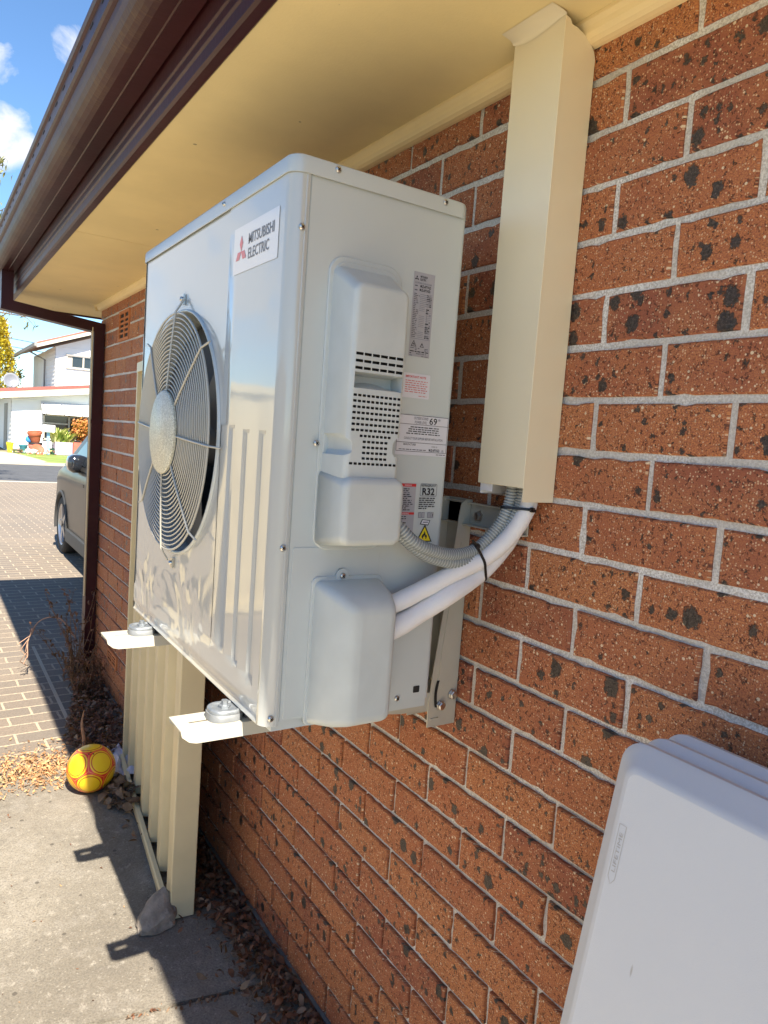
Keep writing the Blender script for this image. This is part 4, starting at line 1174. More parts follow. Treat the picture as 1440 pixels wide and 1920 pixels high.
# flared cap where the cover meets the eave: a coved flange that sags a little in the middle
b = MB()
n, m_ = 12, 6
vs = []
for k in range(n + 1):
    t = k / n
    y = ydf + 0.004 + (ydn - 0.001 - ydf - 0.004) * t
    zc = -0.0065 - 0.011 * math.sin(math.pi * t ** 0.8) * (1 - 0.35 * t)
    yo = ydf + 0.000 + (ydn + 0.001 - ydf) * t
    for i in range(m_ + 1):
        a = R(90 * i / m_)
        vs.append((xd - 0.0008 - 0.030 * (1 - math.cos(a)), y + (yo - y) * i / m_, zc + (-0.0008 - zc) * math.sin(a)))
b.add(vs, [(k * (m_ + 1) + i, k * (m_ + 1) + i + 1, (k + 1) * (m_ + 1) + i + 1, (k + 1) * (m_ + 1) + i) for k in range(n) for i in range(m_)], 0, True)
b.add([(x + 0.0012, y, z - 0.0) for x, y, z in vs], [(k * (m_ + 1) + i, k * (m_ + 1) + i + 1, (k + 1) * (m_ + 1) + i + 1, (k + 1) * (m_ + 1) + i) for k in range(n) for i in range(m_)], 0, True)
b.build('top_flare', M['duct'], du, fix=False)

# ------------------------------------------------------------------ conduits and insulated pipes
c1 = [(-0.300, 0.285, -0.815), (-0.275, 0.262, -0.826), (-0.245, 0.254, -0.852), (-0.205, 0.255, -0.868), (-0.155, 0.260, -0.877), (-0.105, 0.264, -0.870), (-0.070, 0.259, -0.839), (-0.052, 0.251, -0.802), (-0.045, 0.248, -0.755), (-0.045, 0.248, -0.60)]
c2 = [(-0.300, 0.292, -0.826), (-0.265, 0.270, -0.841), (-0.225, 0.266, -0.869), (-0.185, 0.265, -0.885), (-0.140, 0.263, -0.891), (-0.090, 0.264, -0.881), (-0.055, 0.252, -0.842), (-0.040, 0.238, -0.804), (-0.032, 0.234, -0.755), (-0.032, 0.234, -0.60)]
def corrugated(name, pts, r, label):
    pth = smooth_path(pts, 40)
    # resample evenly and ripple the radius
    d = [0.0]
    for i in range(1, len(pth)): d.append(d[-1] + (pth[i] - pth[i - 1]).length)
    n = int(d[-1] / 0.00135); res = []; j = 0
    for k in range(n):
        q = d[-1] * k / n
        while d[j + 1] < q: j += 1
        res.append(pth[j].lerp(pth[j + 1], (q - d[j]) / max(1e-9, d[j + 1] - d[j])))
    pat = [1.0, 1.0, 0.86, 0.80]
    b = MB(); b.tube(res, [r * pat[k % 4] for k in range(len(res))], 14)
    for i in range(len(b.f)):
        if len(b.f[i]) == 4 and (i // 14) % 4 >= 2: b.m[i] = 1
    o = b.build(name, [M['conduit'], M['conduit_groove_shade']], origin=pts[4])
    return tag(o, label, 'conduit', 'grey conduits from the terminal cover')
M['conduit_groove_shade'] = plain('grey_conduit_groove_shade', (0.20, 0.22, 0.23), 0.5, var=0)  # darker copy of the conduit grey, shade of the grooves as colour
corrugated('corrugated_conduit', c1, 0.0108, 'grey corrugated conduit on the left, nearer the unit, from cover to duct')
corrugated('corrugated_conduit', c2, 0.0112, 'grey corrugated conduit on the outside of the bend, touching the white pipe')
w1 = [(-0.300, 0.298, -0.972), (-0.252, 0.286, -0.962), (-0.200, 0.280, -0.940), (-0.150, 0.269, -0.914), (-0.090, 0.258, -0.886), (-0.055, 0.241, -0.851), (-0.035, 0.225, -0.808), (-0.026, 0.220, -0.762), (-0.026, 0.220, -0.62)]
w2 = [(-0.300, 0.300, -1.020), (-0.251, 0.288, -1.006), (-0.198, 0.278, -0.977), (-0.150, 0.266, -0.947), (-0.090, 0.268, -0.917), (-0.050, 0.262, -0.879), (-0.026, 0.256, -0.840), (-0.022, 0.256, -0.78), (-0.022, 0.262, -0.62)]
def pipe(pts, r0, r1, label):
    pth = smooth_path(pts, 14); n = len(pth)
    b = MB(); b.tube(pth, [(r0 + (r1 - r0) * min(1, i / n * 1.5)) * (1 + 0.035 * mnoise.noise(Vector((i * 0.16, r0 * 900, 0)))) for i in range(n)], 20)
    return tag(b.build('insulated_pipe', M['insul'], origin=pts[4]), label, 'pipe', 'white insulated pipes from the lower cover')
pipe(w1, 0.0160, 0.0150, 'upper white insulated pipe curving from the lower cover up into the duct')
pipe(w2, 0.0195, 0.0150, 'lower fatter white insulated pipe behind the other white pipe')
def tie(paths, c, nrm, label, tail):
    """band pulled tight round the bundle: the hull of the tubes where they cross the plane"""
    c, nrm = Vector(c), Vector(nrm).normalized()
    u = nrm.orthogonal().normalized(); v = nrm.cross(u)
    pts = []
    for pth, r in paths:
        q = min(smooth_path(pth, 30), key=lambda p: abs((p - c).dot(nrm)) + 0.2 * (p - c).length)
        x, y = (q - c).dot(u), (q - c).dot(v)
        pts += [(x + r * math.cos(t), y + r * math.sin(t)) for t in [2 * math.pi * k / 24 for k in range(24)]]
    pts = sorted(set(pts))
    def half(ps):
        h = []
        for p in ps:
            while len(h) > 1 and (h[-1][0] - h[-2][0]) * (p[1] - h[-2][1]) - (h[-1][1] - h[-2][1]) * (p[0] - h[-2][0]) <= 0: h.pop()
            h.append(p)
        return h
    hull = half(pts)[:-1] + half(pts[::-1])[:-1]
    mx, my = sum(p[0] for p in hull) / len(hull), sum(p[1] for p in hull) / len(hull)
    def P(p, g_, h): 
        d = Vector((p[0] - mx, p[1] - my)); k = 1 + g_ / d.length
        return c + u * (mx + d.x * k) + v * (my + d.y * k) + nrm * h
    b = MB()
    L4 = [[P(p, g_, h) for p in hull] for g_, h in ((0.0006, -0.0024), (0.0020, -0.0024), (0.0020, 0.0024), (0.0006, 0.0024), (0.0006, -0.0024))]
    b.loft(L4, 0, False, False, False)
    td = Vector(tail)
    p = max(hull, key=lambda p: (u * (p[0] - mx) + v * (p[1] - my)).dot(td))
    q = P(p, 0.003, 0); d = (q - c - u * mx - v * my).normalized(); t = d.cross(nrm)
    b.box(q, (0.0065, 0.006, 0.0080), 0, Matrix((t, d, nrm)).transposed())
    b.box(q + t * 0.008 + d * 0.003, (0.014, 0.0014, 0.0045), 0, Matrix((t, d, nrm)).transposed() @ Matrix.Rotation(R(20), 3, 'Z'))
    o = b.build('cable_tie', M['black'], origin=c)
    return tag(o, label, 'cable tie', 'black cable ties round the pipes')
BUN = [(c1, 0.0108), (c2, 0.0112), (w1, 0.0150)]
tie(BUN, (-0.0425, 0.240, -0.795), (0.15, 0.10, 1.0), 'upper black cable tie just below the duct opening', (-0.3, -1.0, 0.1))
tie(BUN + [(w2, 0.0155)], (-0.0935, 0.264, -0.892), (1.0, -0.15, 0.45), 'lower black cable tie where the conduits join the white pipes', (-0.2, -1.0, 0.6))

# ------------------------------------------------------------------ steel fence panel standing behind the unit
A, B2 = Vector((-0.213, 1.447, 0)), Vector((-0.094, 2.600, 0))
dn = (B2 - A).normalized(); nn = Vector((-dn.y, dn.x, 0))       # nn points away from the wall
if nn.x > 0: nn = -nn
Lp = (B2 - A).length
ZT, ZB = -0.44, G + 0.004
fp = thing('ribbed_fence_sheet', 'cream ribbed steel fence panel standing on end behind the air conditioner', 'fence panel', (A.x, A.y, G))
def FP(u, v, z): return A + dn * u + nn * v + Vector((0, 0, z))
pitch = Lp / 6.0
prof = [(0.0, -0.012)]
for k in range(6):
    s0 = k * pitch
    prof += [(s0 + 0.012, -0.012), (s0 + 0.024, 0.020), (s0 + 0.080, 0.020), (s0 + 0.092, -0.012), (s0 + 0.128, -0.012), (s0 + 0.131, -0.008), (s0 + 0.140, -0.008), (s0 + 0.143, -0.012)]
prof += [(Lp, -0.012)]
b = MB()
b.strip(prof, lambda u, v, q: FP(u, v, q), ZB + 0.02, ZT, 0)
b.strip([(u, v - 0.0015) for u, v in prof], lambda u, v, q: FP(u, v, q), ZB + 0.02, ZT, 0)
b.build('ribbed_sheet', M['fence'], fp, fix=False)
for s_ in (-0.0225, Lp + 0.0005):
    b = MB()
    b.prism(rrect(s_, s_ + 0.022, -0.050, 0.026, 0.003, 2), lambda u, v, q: FP(u, v, q), ZB, ZT + 0.01)
    b.build('side_channel', M['fence'], fp)
b = MB()
b.prism(rrect(0.000, 0.0, 0, 0, 0.001, 1) if False else [(0.024, 0), (0.038, 0), (0.042, 0.006), (0.042, 0.030), (0.038, 0.036), (0.024, 0.036)], lambda u, v, q: FP(q, u, ZB + 0.002 + v), 0.0, Lp)
b.build('bottom_rail', M['fence'], fp)
b = MB(); b.prism([(-0.03, 0), (0.03, 0), (0.03, 0.04), (-0.03, 0.04)], lambda u, v, q: FP(q, u, ZT - 0.03 + v), 0.0, Lp); b.build('top_rail', M['fence'], fp)

# ------------------------------------------------------------------ folded plastic tables leaning on the wall
lean = math.atan2(0.061, 0.32)
TU = Vector((math.sin(lean), 0, math.cos(lean)))           # up along the leaning top
TN = Vector((-math.cos(lean), 0, math.sin(lean)))          # out of its face
TH = 1.235
def tabletop(x_top, y_left, z_top, h, label, emboss):
    o0 = Vector((x_top, y_left, z_top))
    def P(u, v, d): return o0 - Vector((0, 1, 0)) * u - TU * v + TN * d     # u to the right, v down, d out of the face
    wdt = 0.76
    b = MB()
    loops = []
    for ins, d in ((0.004, -0.039), (0.0, -0.036), (0.0, -0.0255), (0.0012, -0.0240), (0.008, -0.0200), (0.024, -0.0045), (0.0285, -0.0012), (0.034, 0.0)):
        loops.append([P(u, v, d) for u, v in rrect(ins, wdt - ins, ins, h - ins, max(0.032 - ins * 0.55, 0.008), 7)])
    b.loft(loops, 0, True, True, True)
    org = P(wdt / 2, h, -0.02)
    o = b.build('folding_table', M['table'], origin=org, auto=35)
    tag(o, label, 'folding table', 'white folding tables leaning on the wall')
    if emboss:
        b = MB()
        m_ = 0.0
        # raised maker's frame and name along the left edge of the face
        def Q(u, v): return P(u, v, 0.0004)
        a0, a1, u0, u1 = 0.100, 0.168, 0.0365, 0.0475
        fo = [(u0, a0), (u1, a0), (u1, a1), ((u0 + u1) / 2, a1 + 0.008), (u0, a1)]
        cx_, cy_ = (u0 + u1) / 2, (a0 + a1) / 2
        fi = [(cx_ + (p - cx_) * 0.88, cy_ + (q - cy_) * 0.985) for p, q in fo]
        n = len(fo)
        b.add([Q(*p) for p in fo] + [Q(*p) for p in fi], [(i, (i + 1) % n, n + (i + 1) % n, n + i) for i in range(n)])
        org_t = Q(u1 - 0.0035, a0 + 0.008)
        b.text('LIFETIME', Q(u1 - 0.0029, a1 - 0.008), TU, Vector((0, 1, 0)), 0.0052, 0.050, 0)
        mk = b.build('maker_mark', plain('embossed_grey', (0.42, 0.41, 0.40), 0.5, var=0), o, fix=False)
    return o
ztop_t = -1.030
tabletop(-0.1540, -0.104, ztop_t - 0.024, TH, 'front white plastic folding table, its whole face seen', True)
tabletop(-0.1130, -0.106, ztop_t - 0.024, TH, 'middle white plastic folding table, only its top edge showing', False)
tabletop(-0.0720, -0.108, ztop_t - 0.024, TH, 'rear white plastic folding table, right against the bricks', False)

# ------------------------------------------------------------------ ball, rock, litter
bc = (-0.299, 2.395, G + 0.098)
b = MB(); b.sphere(bc, 0.098, 40, 24)
b.text('', bc, RX, UZ, 0.01)
o = b.build('ball', ball_mat(bc), origin=(bc[0], bc[1], G)); tag(o, 'yellow plastic ball with red pattern on the path', 'ball')
b = MB()
vd = (Vector((-0.9, -2.9, 1.35))).normalized()
rt = vd.cross(Vector((0, 0, 1))).normalized()
for dx, dz in ((0, 0.007), (-0.006, -0.002), (0.006, -0.003)):
    p = Vector((-0.12, -0.47, 0.87)).normalized()
    q = Vector(bc) + p * 0.0983 + rt * dx * 1.5 + Vector((0, 0.5, 0.25)) * dz * 1.8
    q = Vector(bc) + (q - Vector(bc)).normalized() * 0.0981
    b.sphere(q, 0.003, 8, 5)
b.build('valve', M['ink'], o)
# rock
rg = random.Random(5)
bm = bmesh.new()
pts = [(-0.075, -0.05, 0.0), (-0.06, 0.03, 0.0), (0.062, -0.045, 0.0), (0.06, 0.05, 0.0), (0.0, 0.075, 0.0), (-0.072, -0.03, 0.03), (-0.05, 0.02, 0.066), (-0.005, -0.065, 0.0), (0.066, -0.03, 0.045), (0.052, 0.03, 0.105), (0.028, 0.02, 0.140), (0.010, 0.015, 0.118), (0.02, -0.05, 0.062), (-0.03, -0.052, 0.034), (0.015, 0.06, 0.09)]
for p in pts: bm.verts.new(p)
bmesh.ops.convex_hull(bm, input=bm.verts)
bmesh.ops.bevel(bm, geom=list(bm.edges), offset=0.006, segments=1, affect='EDGES')
bmesh.ops.subdivide_edges(bm, edges=list(bm.edges), cuts=2, use_grid_fill=True)
for v in bm.verts:
    v.co += v.co.normalized() * 0.010 * mnoise.noise(v.co * 26) + v.co.normalized() * 0.006 * mnoise.noise(v.co * 80)
    v.co.z = max(v.co.z, 0)
b = MB(); b.bm(bm, 0, True, Matrix.Translation((-0.280, 1.440, G)) @ Matrix.Scale(0.92, 4) @ Matrix.Scale(0.82, 4, Vector((0, 0, 1))))
M['rock'] = plain('grey_stone', (0.25, 0.215, 0.18), 0.95, var=0.38, nscale=28, bump=0.006, bscale=60)
tag(b.build('rock', M['rock'], origin=(-0.280, 1.440, G), auto=30), 'grey wedge shaped rock at the foot of the fence panel', 'rock')
# dead leaves, litter
def leaf(mb, p, L_, W_, yaw, pitch, roll, curl, mat=0):
    rot = Matrix.Rotation(yaw, 3, 'Z') @ Matrix.Rotation(pitch, 3, 'Y') @ Matrix.Rotation(roll, 3, 'X')
    vs = []
    for i in range(4):
        t = i / 3; wv = W_ * (0.25, 1.0, 0.8, 0.08)[i]; x = (t - 0.5) * L_; z = curl * L_ * (1 - (2 * t - 1) ** 2)
        vs += [Vector(p) + rot @ Vector((x, -wv / 2, z + abs(curl) * wv * 0.5)), Vector(p) + rot @ Vector((x, 0, z)), Vector(p) + rot @ Vector((x, wv / 2, z + abs(curl) * wv * 0.5))]
    fs = []
    for i in range(3):
        for j in range(2): fs.append((i * 3 + j, i * 3 + j + 1, i * 3 + j + 4, i * 3 + j + 3))
    mb.add(vs, fs, mat, True)
M['deadleaf'] = leaf_mat('brown_dead_leaf', (0.075, 0.030, 0.018), (0.20, 0.085, 0.042), 60, 0.1)
M['paleleaf'] = leaf_mat('straw_leaf', (0.30, 0.15, 0.07), (0.56, 0.33, 0.16), 90, 0.1)
M['greyleaf'] = leaf_mat('grey_dead_leaf', (0.11, 0.065, 0.042), (0.24, 0.165, 0.11), 30, 0.1)
rg = random.Random(21)
def scatter(name, n, pos, ls, mats, label, cat, seed, zspread=0.03, wide=0.5):
    rg = random.Random(seed); b = MB()
    for i in range(n):
        x, y, h = pos(rg)
        l = rg.uniform(*ls)
        leaf(b, (x, y, G + 0.004 + rg.random() ** 1.6 * zspread * h), l, l * rg.uniform(wide * 0.6, wide * 1.2), rg.uniform(0, 6.28), rg.gauss(0, 0.45), rg.gauss(0, 0.5), rg.uniform(-0.1, 0.35), rg.randrange(len(mats)))
    o = b.build(name, mats, origin=(0, 1.5, G), fix=False)
    return tag(o, label, cat, kind='stuff')
def wallstrip(rg):
    y = rg.uniform(0.70, 2.05)
    k = 0.04 + 0.10 * (0.5 + 0.5 * mnoise.noise(Vector((y * 6, 0, 0))))
    return (-abs(rg.gauss(0, 1)) * k * 0.8 - 0.012, y, 1.0)
scatter('dead_leaves', 2200, wallstrip, (0.008, 0.034), [M['deadleaf'], M['deadleaf'], M['greyleaf']], 'strip of brown dead leaves along the foot of the brick wall', 'dead leaves', 31, 0.035)
def bark(rg):
    while True:
        x, y = rg.gauss(-0.47, 0.13), rg.gauss(2.66, 0.11)
        if y > 2.42 and x < -0.20: return (x, y, 0.6)
scatter('bark_chips', 1700, bark, (0.006, 0.026), [M['paleleaf']], 'straw coloured leaf chips spread over the paver edge left of the ball', 'leaf litter', 33, 0.018, 0.4)
def dark(rg):
    y = rg.uniform(2.66, 4.1); w_ = 0.10 + 0.13 * max(0, 1 - abs(y - 2.95) / 0.7)
    return (-rg.random() ** 0.8 * w_ * 1.35 - 0.01, y, 1.0)
scatter('dark_leaf_litter', 3400, dark, (0.010, 0.040), [M['deadleaf'], M['deadleaf'], M['greyleaf']], 'dark heap of dead weeds and leaves against the far wall base', 'leaf litter', 35, 0.06)
def clump(rg):
    return (-0.205 + rg.gauss(0, 0.028), 2.26 + rg.gauss(0, 0.085), 1.0)
scatter('crumpled_leaves', 170, clump, (0.025, 0.065), [M['greyleaf']], 'crumpled grey brown leaves between the ball and the fence panel', 'dead leaves', 37, 0.05, 0.75)
def spars(rg): return (rg.uniform(-0.9, -0.05), rg.uniform(0.6, 2.5), 0.05)
scatter('leaf_bits', 70, spars, (0.004, 0.013), [M['deadleaf'], M['paleleaf']], 'tiny scattered leaf bits lying on the concrete path', 'leaf litter', 39, 0.002)
def jt(rg):
    t = rg.random(); return (-0.46 + 0.5 * t, 1.098 - 0.092 * t * 0.95 + rg.gauss(0, 0.005), 0.1)
scatter('joint_weeds', 90, jt, (0.006, 0.018), [M['greyleaf'], M['deadleaf']], 'dry weeds and dirt in the joint across the path', 'weeds', 41, 0.006)
# dry weed by the downpipe: thin branching stems with withered leaves
def stems(mb, base, n, h, rg, lean_, mat=0, leafmat=1, leaves=9, ls=(0.015, 0.04)):
    for i in range(n):
        p = Vector(base) + Vector((rg.gauss(0, 0.03), rg.gauss(0, 0.05), 0))
        d = Vector((rg.gauss(lean_[0], 0.22), rg.gauss(lean_[1], 0.25), 1)).normalized()
        hh = h * rg.uniform(0.45, 1); pts = [p.copy()]
        for k in range(7):
            p = p + d * hh / 7; d = (d + Vector((rg.gauss(0, 0.16), rg.gauss(0, 0.16), -0.03))).normalized(); pts.append(p.copy())
        mb.tube(pts, [0.0035 * (1 - 0.1 * q) for q in range(8)], 5, mat)
        for k in range(leaves):
            q = pts[rg.randrange(2, 8)]
            leaf(mb, q + Vector((rg.gauss(0, 0.012), rg.gauss(0, 0.012), rg.gauss(0, 0.012))), rg.uniform(*ls), rg.uniform(0.006, 0.016), rg.uniform(0, 6.28), rg.uniform(-1.2, 1.2), rg.uniform(-1, 1), 0.3, leafmat)
M['stem'] = plain('dry_stem', (0.17, 0.095, 0.05), 0.8, var=0.3, nscale=30)
b = MB(); rg = random.Random(8)
stems(b, (-0.13, 3.80, G), 17, 0.70, rg, (-0.03, 0.08), leaves=16)
stems(b, (-0.10, 3.55, G), 16, 0.32, rg, (-0.05, 0.0), leaves=16)
tag(b.build('dry_weed', [M['stem'], M['deadleaf']], origin=(-0.12, 3.8, G)), 'tall withered brown weed beside the foot of the downpipe', 'weed')
b = MB(); rg = random.Random(9)
pts = smooth_path([(-0.12, 3.86, G + 0.25), (-0.20, 3.92, G + 0.36), (-0.30, 3.98, G + 0.34), (-0.365, 3.95, G + 0.24), (-0.375, 3.90, G + 0.14)], 6)
b.tube(pts, [0.005 - 0.0001 * i for i in range(len(pts))], 6)
for k in range(5):
    q = pts[-3 - k * 2]; b.tube([q, q + Vector((rg.gauss(-0.02, 0.02), rg.gauss(0, 0.03), -0.06)), q + Vector((rg.gauss(-0.03, 0.03), rg.gauss(0, 0.04), -0.11))], 0.0028, 5)
tag(b.build('bent_twig', plain('pale_twig', (0.36, 0.22, 0.15), 0.8, var=0.2), origin=(-0.12, 3.86, G)), 'bent bare twig arching out over the shaded pavers', 'twig')
b = MB(); pts = smooth_path([(-0.265, 2.74, G), (-0.262, 2.76, G + 0.07), (-0.268, 2.79, G + 0.14), (-0.258, 2.80, G + 0.20)], 5); b.tube(pts, [0.010, .010, .009, .010, .008, .009, .008, .008, .007, .007, .006, .005, .004, .003, .003, .002][:len(pts)], 7)
tag(b.build('dry_stalk', plain('straw_stalk', (0.40, 0.22, 0.12), 0.8, var=0.25, nscale=60), origin=(-0.265, 2.74, G)), 'short upright dry stalk standing in the chips behind the ball', 'stalk')
def paper(name, c, sx, sy, seed, m, label, cat, amp=0.03):
    rg = random.Random(seed); b = MB(); n = 8
    vs = [(c[0] + sx * (i / n - .5), c[1] + sy * (j / n - .5), G + 0.006 + amp * (0.5 + mnoise.noise(Vector((i * .55 + seed, j * .55, 0))))) for i in range(n + 1) for j in range(n + 1)]
    b.add(vs, [(i * (n + 1) + j, i * (n + 1) + j + 1, (i + 1) * (n + 1) + j + 1, (i + 1) * (n + 1) + j) for i in range(n) for j in range(n)], 0, False)
    return tag(b.build(name, m, origin=c, fix=False), label, cat)
M['paper'] = plain('dirty_white_plastic', (0.50, 0.49, 0.56), 0.5, var=0.15, nscale=20)
paper('plastic_bag', (-0.135, 2.545, G), 0.13, 0.30, 3, M['paper'], 'crumpled white plastic sheet between ball and fence panel', 'litter', 0.05)
paper('paper_scrap', (-0.255, 2.60, G), 0.06, 0.05, 5, plain('white_scrap', (0.70, 0.72, 0.78), 0.5, var=0.05), 'small white scrap just behind the ball', 'litter', 0.02)
paper('black_scrap', (-0.30, 2.58, G), 0.12, 0.10, 6, plain('black_plastic_scrap', (0.03, 0.03, 0.035), 0.4, var=0.1), 'torn black plastic under and behind the ball', 'litter', 0.03)
# ------------------------------------------------------------------ the boundary fence across the path (mirrored in the unit's glossy front)
bf = thing('boundary_fence', 'cream ribbed steel boundary fence with capped top, mirrored in the air conditioner front', 'fence', (-3.2, 2.3, G))
b = MB()
prof = []
y = -2.6
while y < 4.75:
    prof += [(y, 0.0), (y + 0.055, 0.0), (y + 0.085, 0.035), (y + 0.155, 0.035), (y + 0.185, 0.0)]
    y += 0.26
prof.append((4.95, 0.0))
b.strip(prof, lambda u, v, q: (-3.2 + v, u, q), G + 0.05, -0.36)
b.build('ribbed_sheet', M['fence'], bf, fix=False)
b = MB(); b.bb(-3.225, -3.145, -2.6, 4.97, -0.37, -0.30); b.build('top_cap', M['fence'], bf)
for yp in (-2.6, -0.1, 2.4, 4.97):
    b = MB(); b.bb(-3.23, -3.15, yp - 0.03, yp + 0.03, G - 0.02, -0.305); b.build('post', M['fence'], bf)
b = MB(); b.bb(-3.22, -3.154, -2.6, 4.95, G + 0.02, G + 0.10); b.build('bottom_rail', M['fence'], bf)

fr_ = thing('fence_return', 'short cream ribbed fence return facing the sun, mirrored beside the fan grille', 'fence', (-2.65, 5.05, G))
b = MB(); prof = []; x = -3.14
while x < -2.25:
    prof += [(x, 0.0), (x + 0.055, 0.0), (x + 0.085, 0.035), (x + 0.155, 0.035), (x + 0.185, 0.0)]; x += 0.26
prof.append((-2.12, 0.0))
b.strip(prof, lambda u, v, q: (u, 5.05 - v, q), G + 0.05, -0.36); b.build('ribbed_sheet', M['fence'], fr_, fix=False)
b = MB(); b.bb(-3.15, -2.12, 4.995, 5.075, -0.37, -0.30); b.build('top_cap', M['fence'], fr_)
b = MB(); b.bb(-2.12, -2.06, 5.0, 5.08, G - 0.02, -0.295); b.build('post', M['fence'], fr_)
b = MB(); b.bb(-3.15, -2.12, 5.0, 5.07, G + 0.02, G + 0.10); b.build('bottom_rail', M['fence'], fr_)

# ------------------------------------------------------------------ car on the paved drive beyond the house corner
CX, CYR = 1.395, 4.86           # centre line, rear end; the nose points away from the camera
M['paint'] = plain('bronze_grey_paint', (0.030, 0.028, 0.025), 0.28, metal=0.0, spec=0.22, var=0.0, coat=0.10)
M['cladding'] = plain('black_cladding', (0.045, 0.045, 0.045), 0.6, var=0.1)
M['tyre'] = plain('tyre_rubber', (0.022, 0.022, 0.022), 0.8, var=0.1)
M['alloy'] = plain('alloy', (0.45, 0.45, 0.46), 0.3, metal=0.9, var=0)
car = thing('parked_car', 'dark grey car parked on the paved driveway past the house corner', 'car', (CX, CYR + 2.2, G))
def CP(t, s, h): return (CX + t, CYR + s, G + h)
st = [  # s, half width, sill height, beltline height, crown
    (0.00, 0.70, 0.42, 0.90, 0.00), (0.06, 0.82, 0.34, 0.98, 0.01), (0.30, 0.895, 0.30, 1.07, 0.02), (0.75, 0.925, 0.28, 1.09, 0.02), (1.40, 0.93, 0.27, 1.08, 0.02),
    (2.20, 0.93, 0.27, 1.06, 0.02), (2.90, 0.93, 0.27, 1.05, 0.02), (3.20, 0.93, 0.27, 1.05, 0.05), (3.60, 0.925, 0.28, 1.03, 0.07), (4.00, 0.905, 0.29, 0.97, 0.08), (4.25, 0.86, 0.30, 0.88, 0.07), (4.42, 0.77, 0.32, 0.76, 0.04), (4.48, 0.66, 0.38, 0.66, 0.02)]
def sec(s, w_, zs, zb_, cr):
    half = [(w_ * 0.90, zs - 0.03), (w_ * 0.985, zs + 0.02), (w_ * 0.995, zs + 0.18), (w_ * 1.0, zs + (zb_ - zs) * 0.52), (w_ * 0.992, zs + (zb_ - zs) * 0.74), (w_ * 1.0, zs + (zb_ - zs) * 0.80), (w_ * 0.975, zs + (zb_ - zs) * 0.93), (w_ * 0.93, zb_), (w_ * 0.6, zb_ + cr * 0.75), (0.0, zb_ + cr)]
    full = half + [(-t, h) for t, h in half[-2::-1]]
    return [CP(t, s, h) for t, h in full]
b = MB(); b.loft([sec(*q) for q in st], 0, True, True, True)
body = b.build('body', [M['paint'], M['slot_dark']], car, auto=40)
WHEELS = [(0.86, 0.80), (3.46, 0.80)]
c = MB()
for s_, _ in WHEELS:
    for sd_ in (-1, 1):
        c.lathe([(0.0, 0.0), (0.375, 0.0), (0.375, 0.34), (0.0, 0.34)], CP(sd_ * 0.97, s_, 0.335), (-sd_, 0, 0), 32, 1, False)
boolean(body, c)
body.data.set_sharp_from_angle(angle=R(40))
# cabin
b = MB()
def ring(s0, s1, w0, w1, h, r):
    pts = []
    for k, (u, v) in enumerate(rrect(-1, 1, 0, 1, 0.001, 1)):
        t = w0 + (w1 - w0) * v
        pts.append(CP(u * t, s0 + (s1 - s0) * v, h))
    return pts
b.loft([ring(0.16, 3.50, 0.90, 0.90, 1.03, 0), ring(0.50, 2.62, 0.73, 0.74, 1.52, 0), ring(0.66, 2.34, 0.68, 0.68, 1.585, 0), ring(0.95, 2.1, 0.45, 0.45, 1.61, 0)], 0, False, False, True)
b.build('cabin', M['paint'], car, auto=25)
def on_side(sd_, f, h, o=0.006):
    """point on the cabin flank: f along the length 0 rear - 1 front at height h"""
    t = (h - 1.03) / 0.49
    s0, s1 = 0.16 + 0.34 * t, 3.50 - 0.88 * t
    w_ = 0.90 - 0.165 * t
    return CP(sd_ * (w_ + o), s0 + (s1 - s0) * f, h)
for sd_ in (-1, 1):
    for f0, f1 in ((0.10, 0.27), (0.29, 0.55), (0.575, 0.925)):
        b = MB()
        fa = f0 + (0.05 if f0 < 0.2 else 0); fb = f1 - (0.0 if f1 < 0.9 else 0.02)
        q = [on_side(sd_, f0, 1.085), on_side(sd_, f1, 1.085), on_side(sd_, fb, 1.46), on_side(sd_, fa, 1.46)]
        i_ = [Vector(p) + Vector((-sd_ * 0.02, 0, 0)) for p in q]
        b.add(q + i_, [(0, 1, 2, 3), (0, 1, 5, 4), (1, 2, 6, 5), (2, 3, 7, 6), (3, 0, 4, 7)])
        b.build('side_window', M['glass'], car)
for name, s0, s1 in (('windscreen', 3.475, 2.645), ('rear_window', 0.185, 0.475)):
    b = MB()
    sg = 1 if s0 > 2 else -1
    q = [CP(-0.78, s0 + sg * 0.012 - sg * 0.05, 1.065 + 0.02), CP(0.78, s0 + sg * 0.012 - sg * 0.05, 1.065 + 0.02), CP(0.655, s1 + sg * 0.022, 1.495), CP(-0.655, s1 + sg * 0.022, 1.495)]
    b.add(q + [Vector(p) - Vector((0, sg * 0.02, 0)) for p in q], [(0, 1, 2, 3), (0, 1, 5, 4), (1, 2, 6, 5), (2, 3, 7, 6), (3, 0, 4, 7)])
    b.build(name, M['glass'], car)
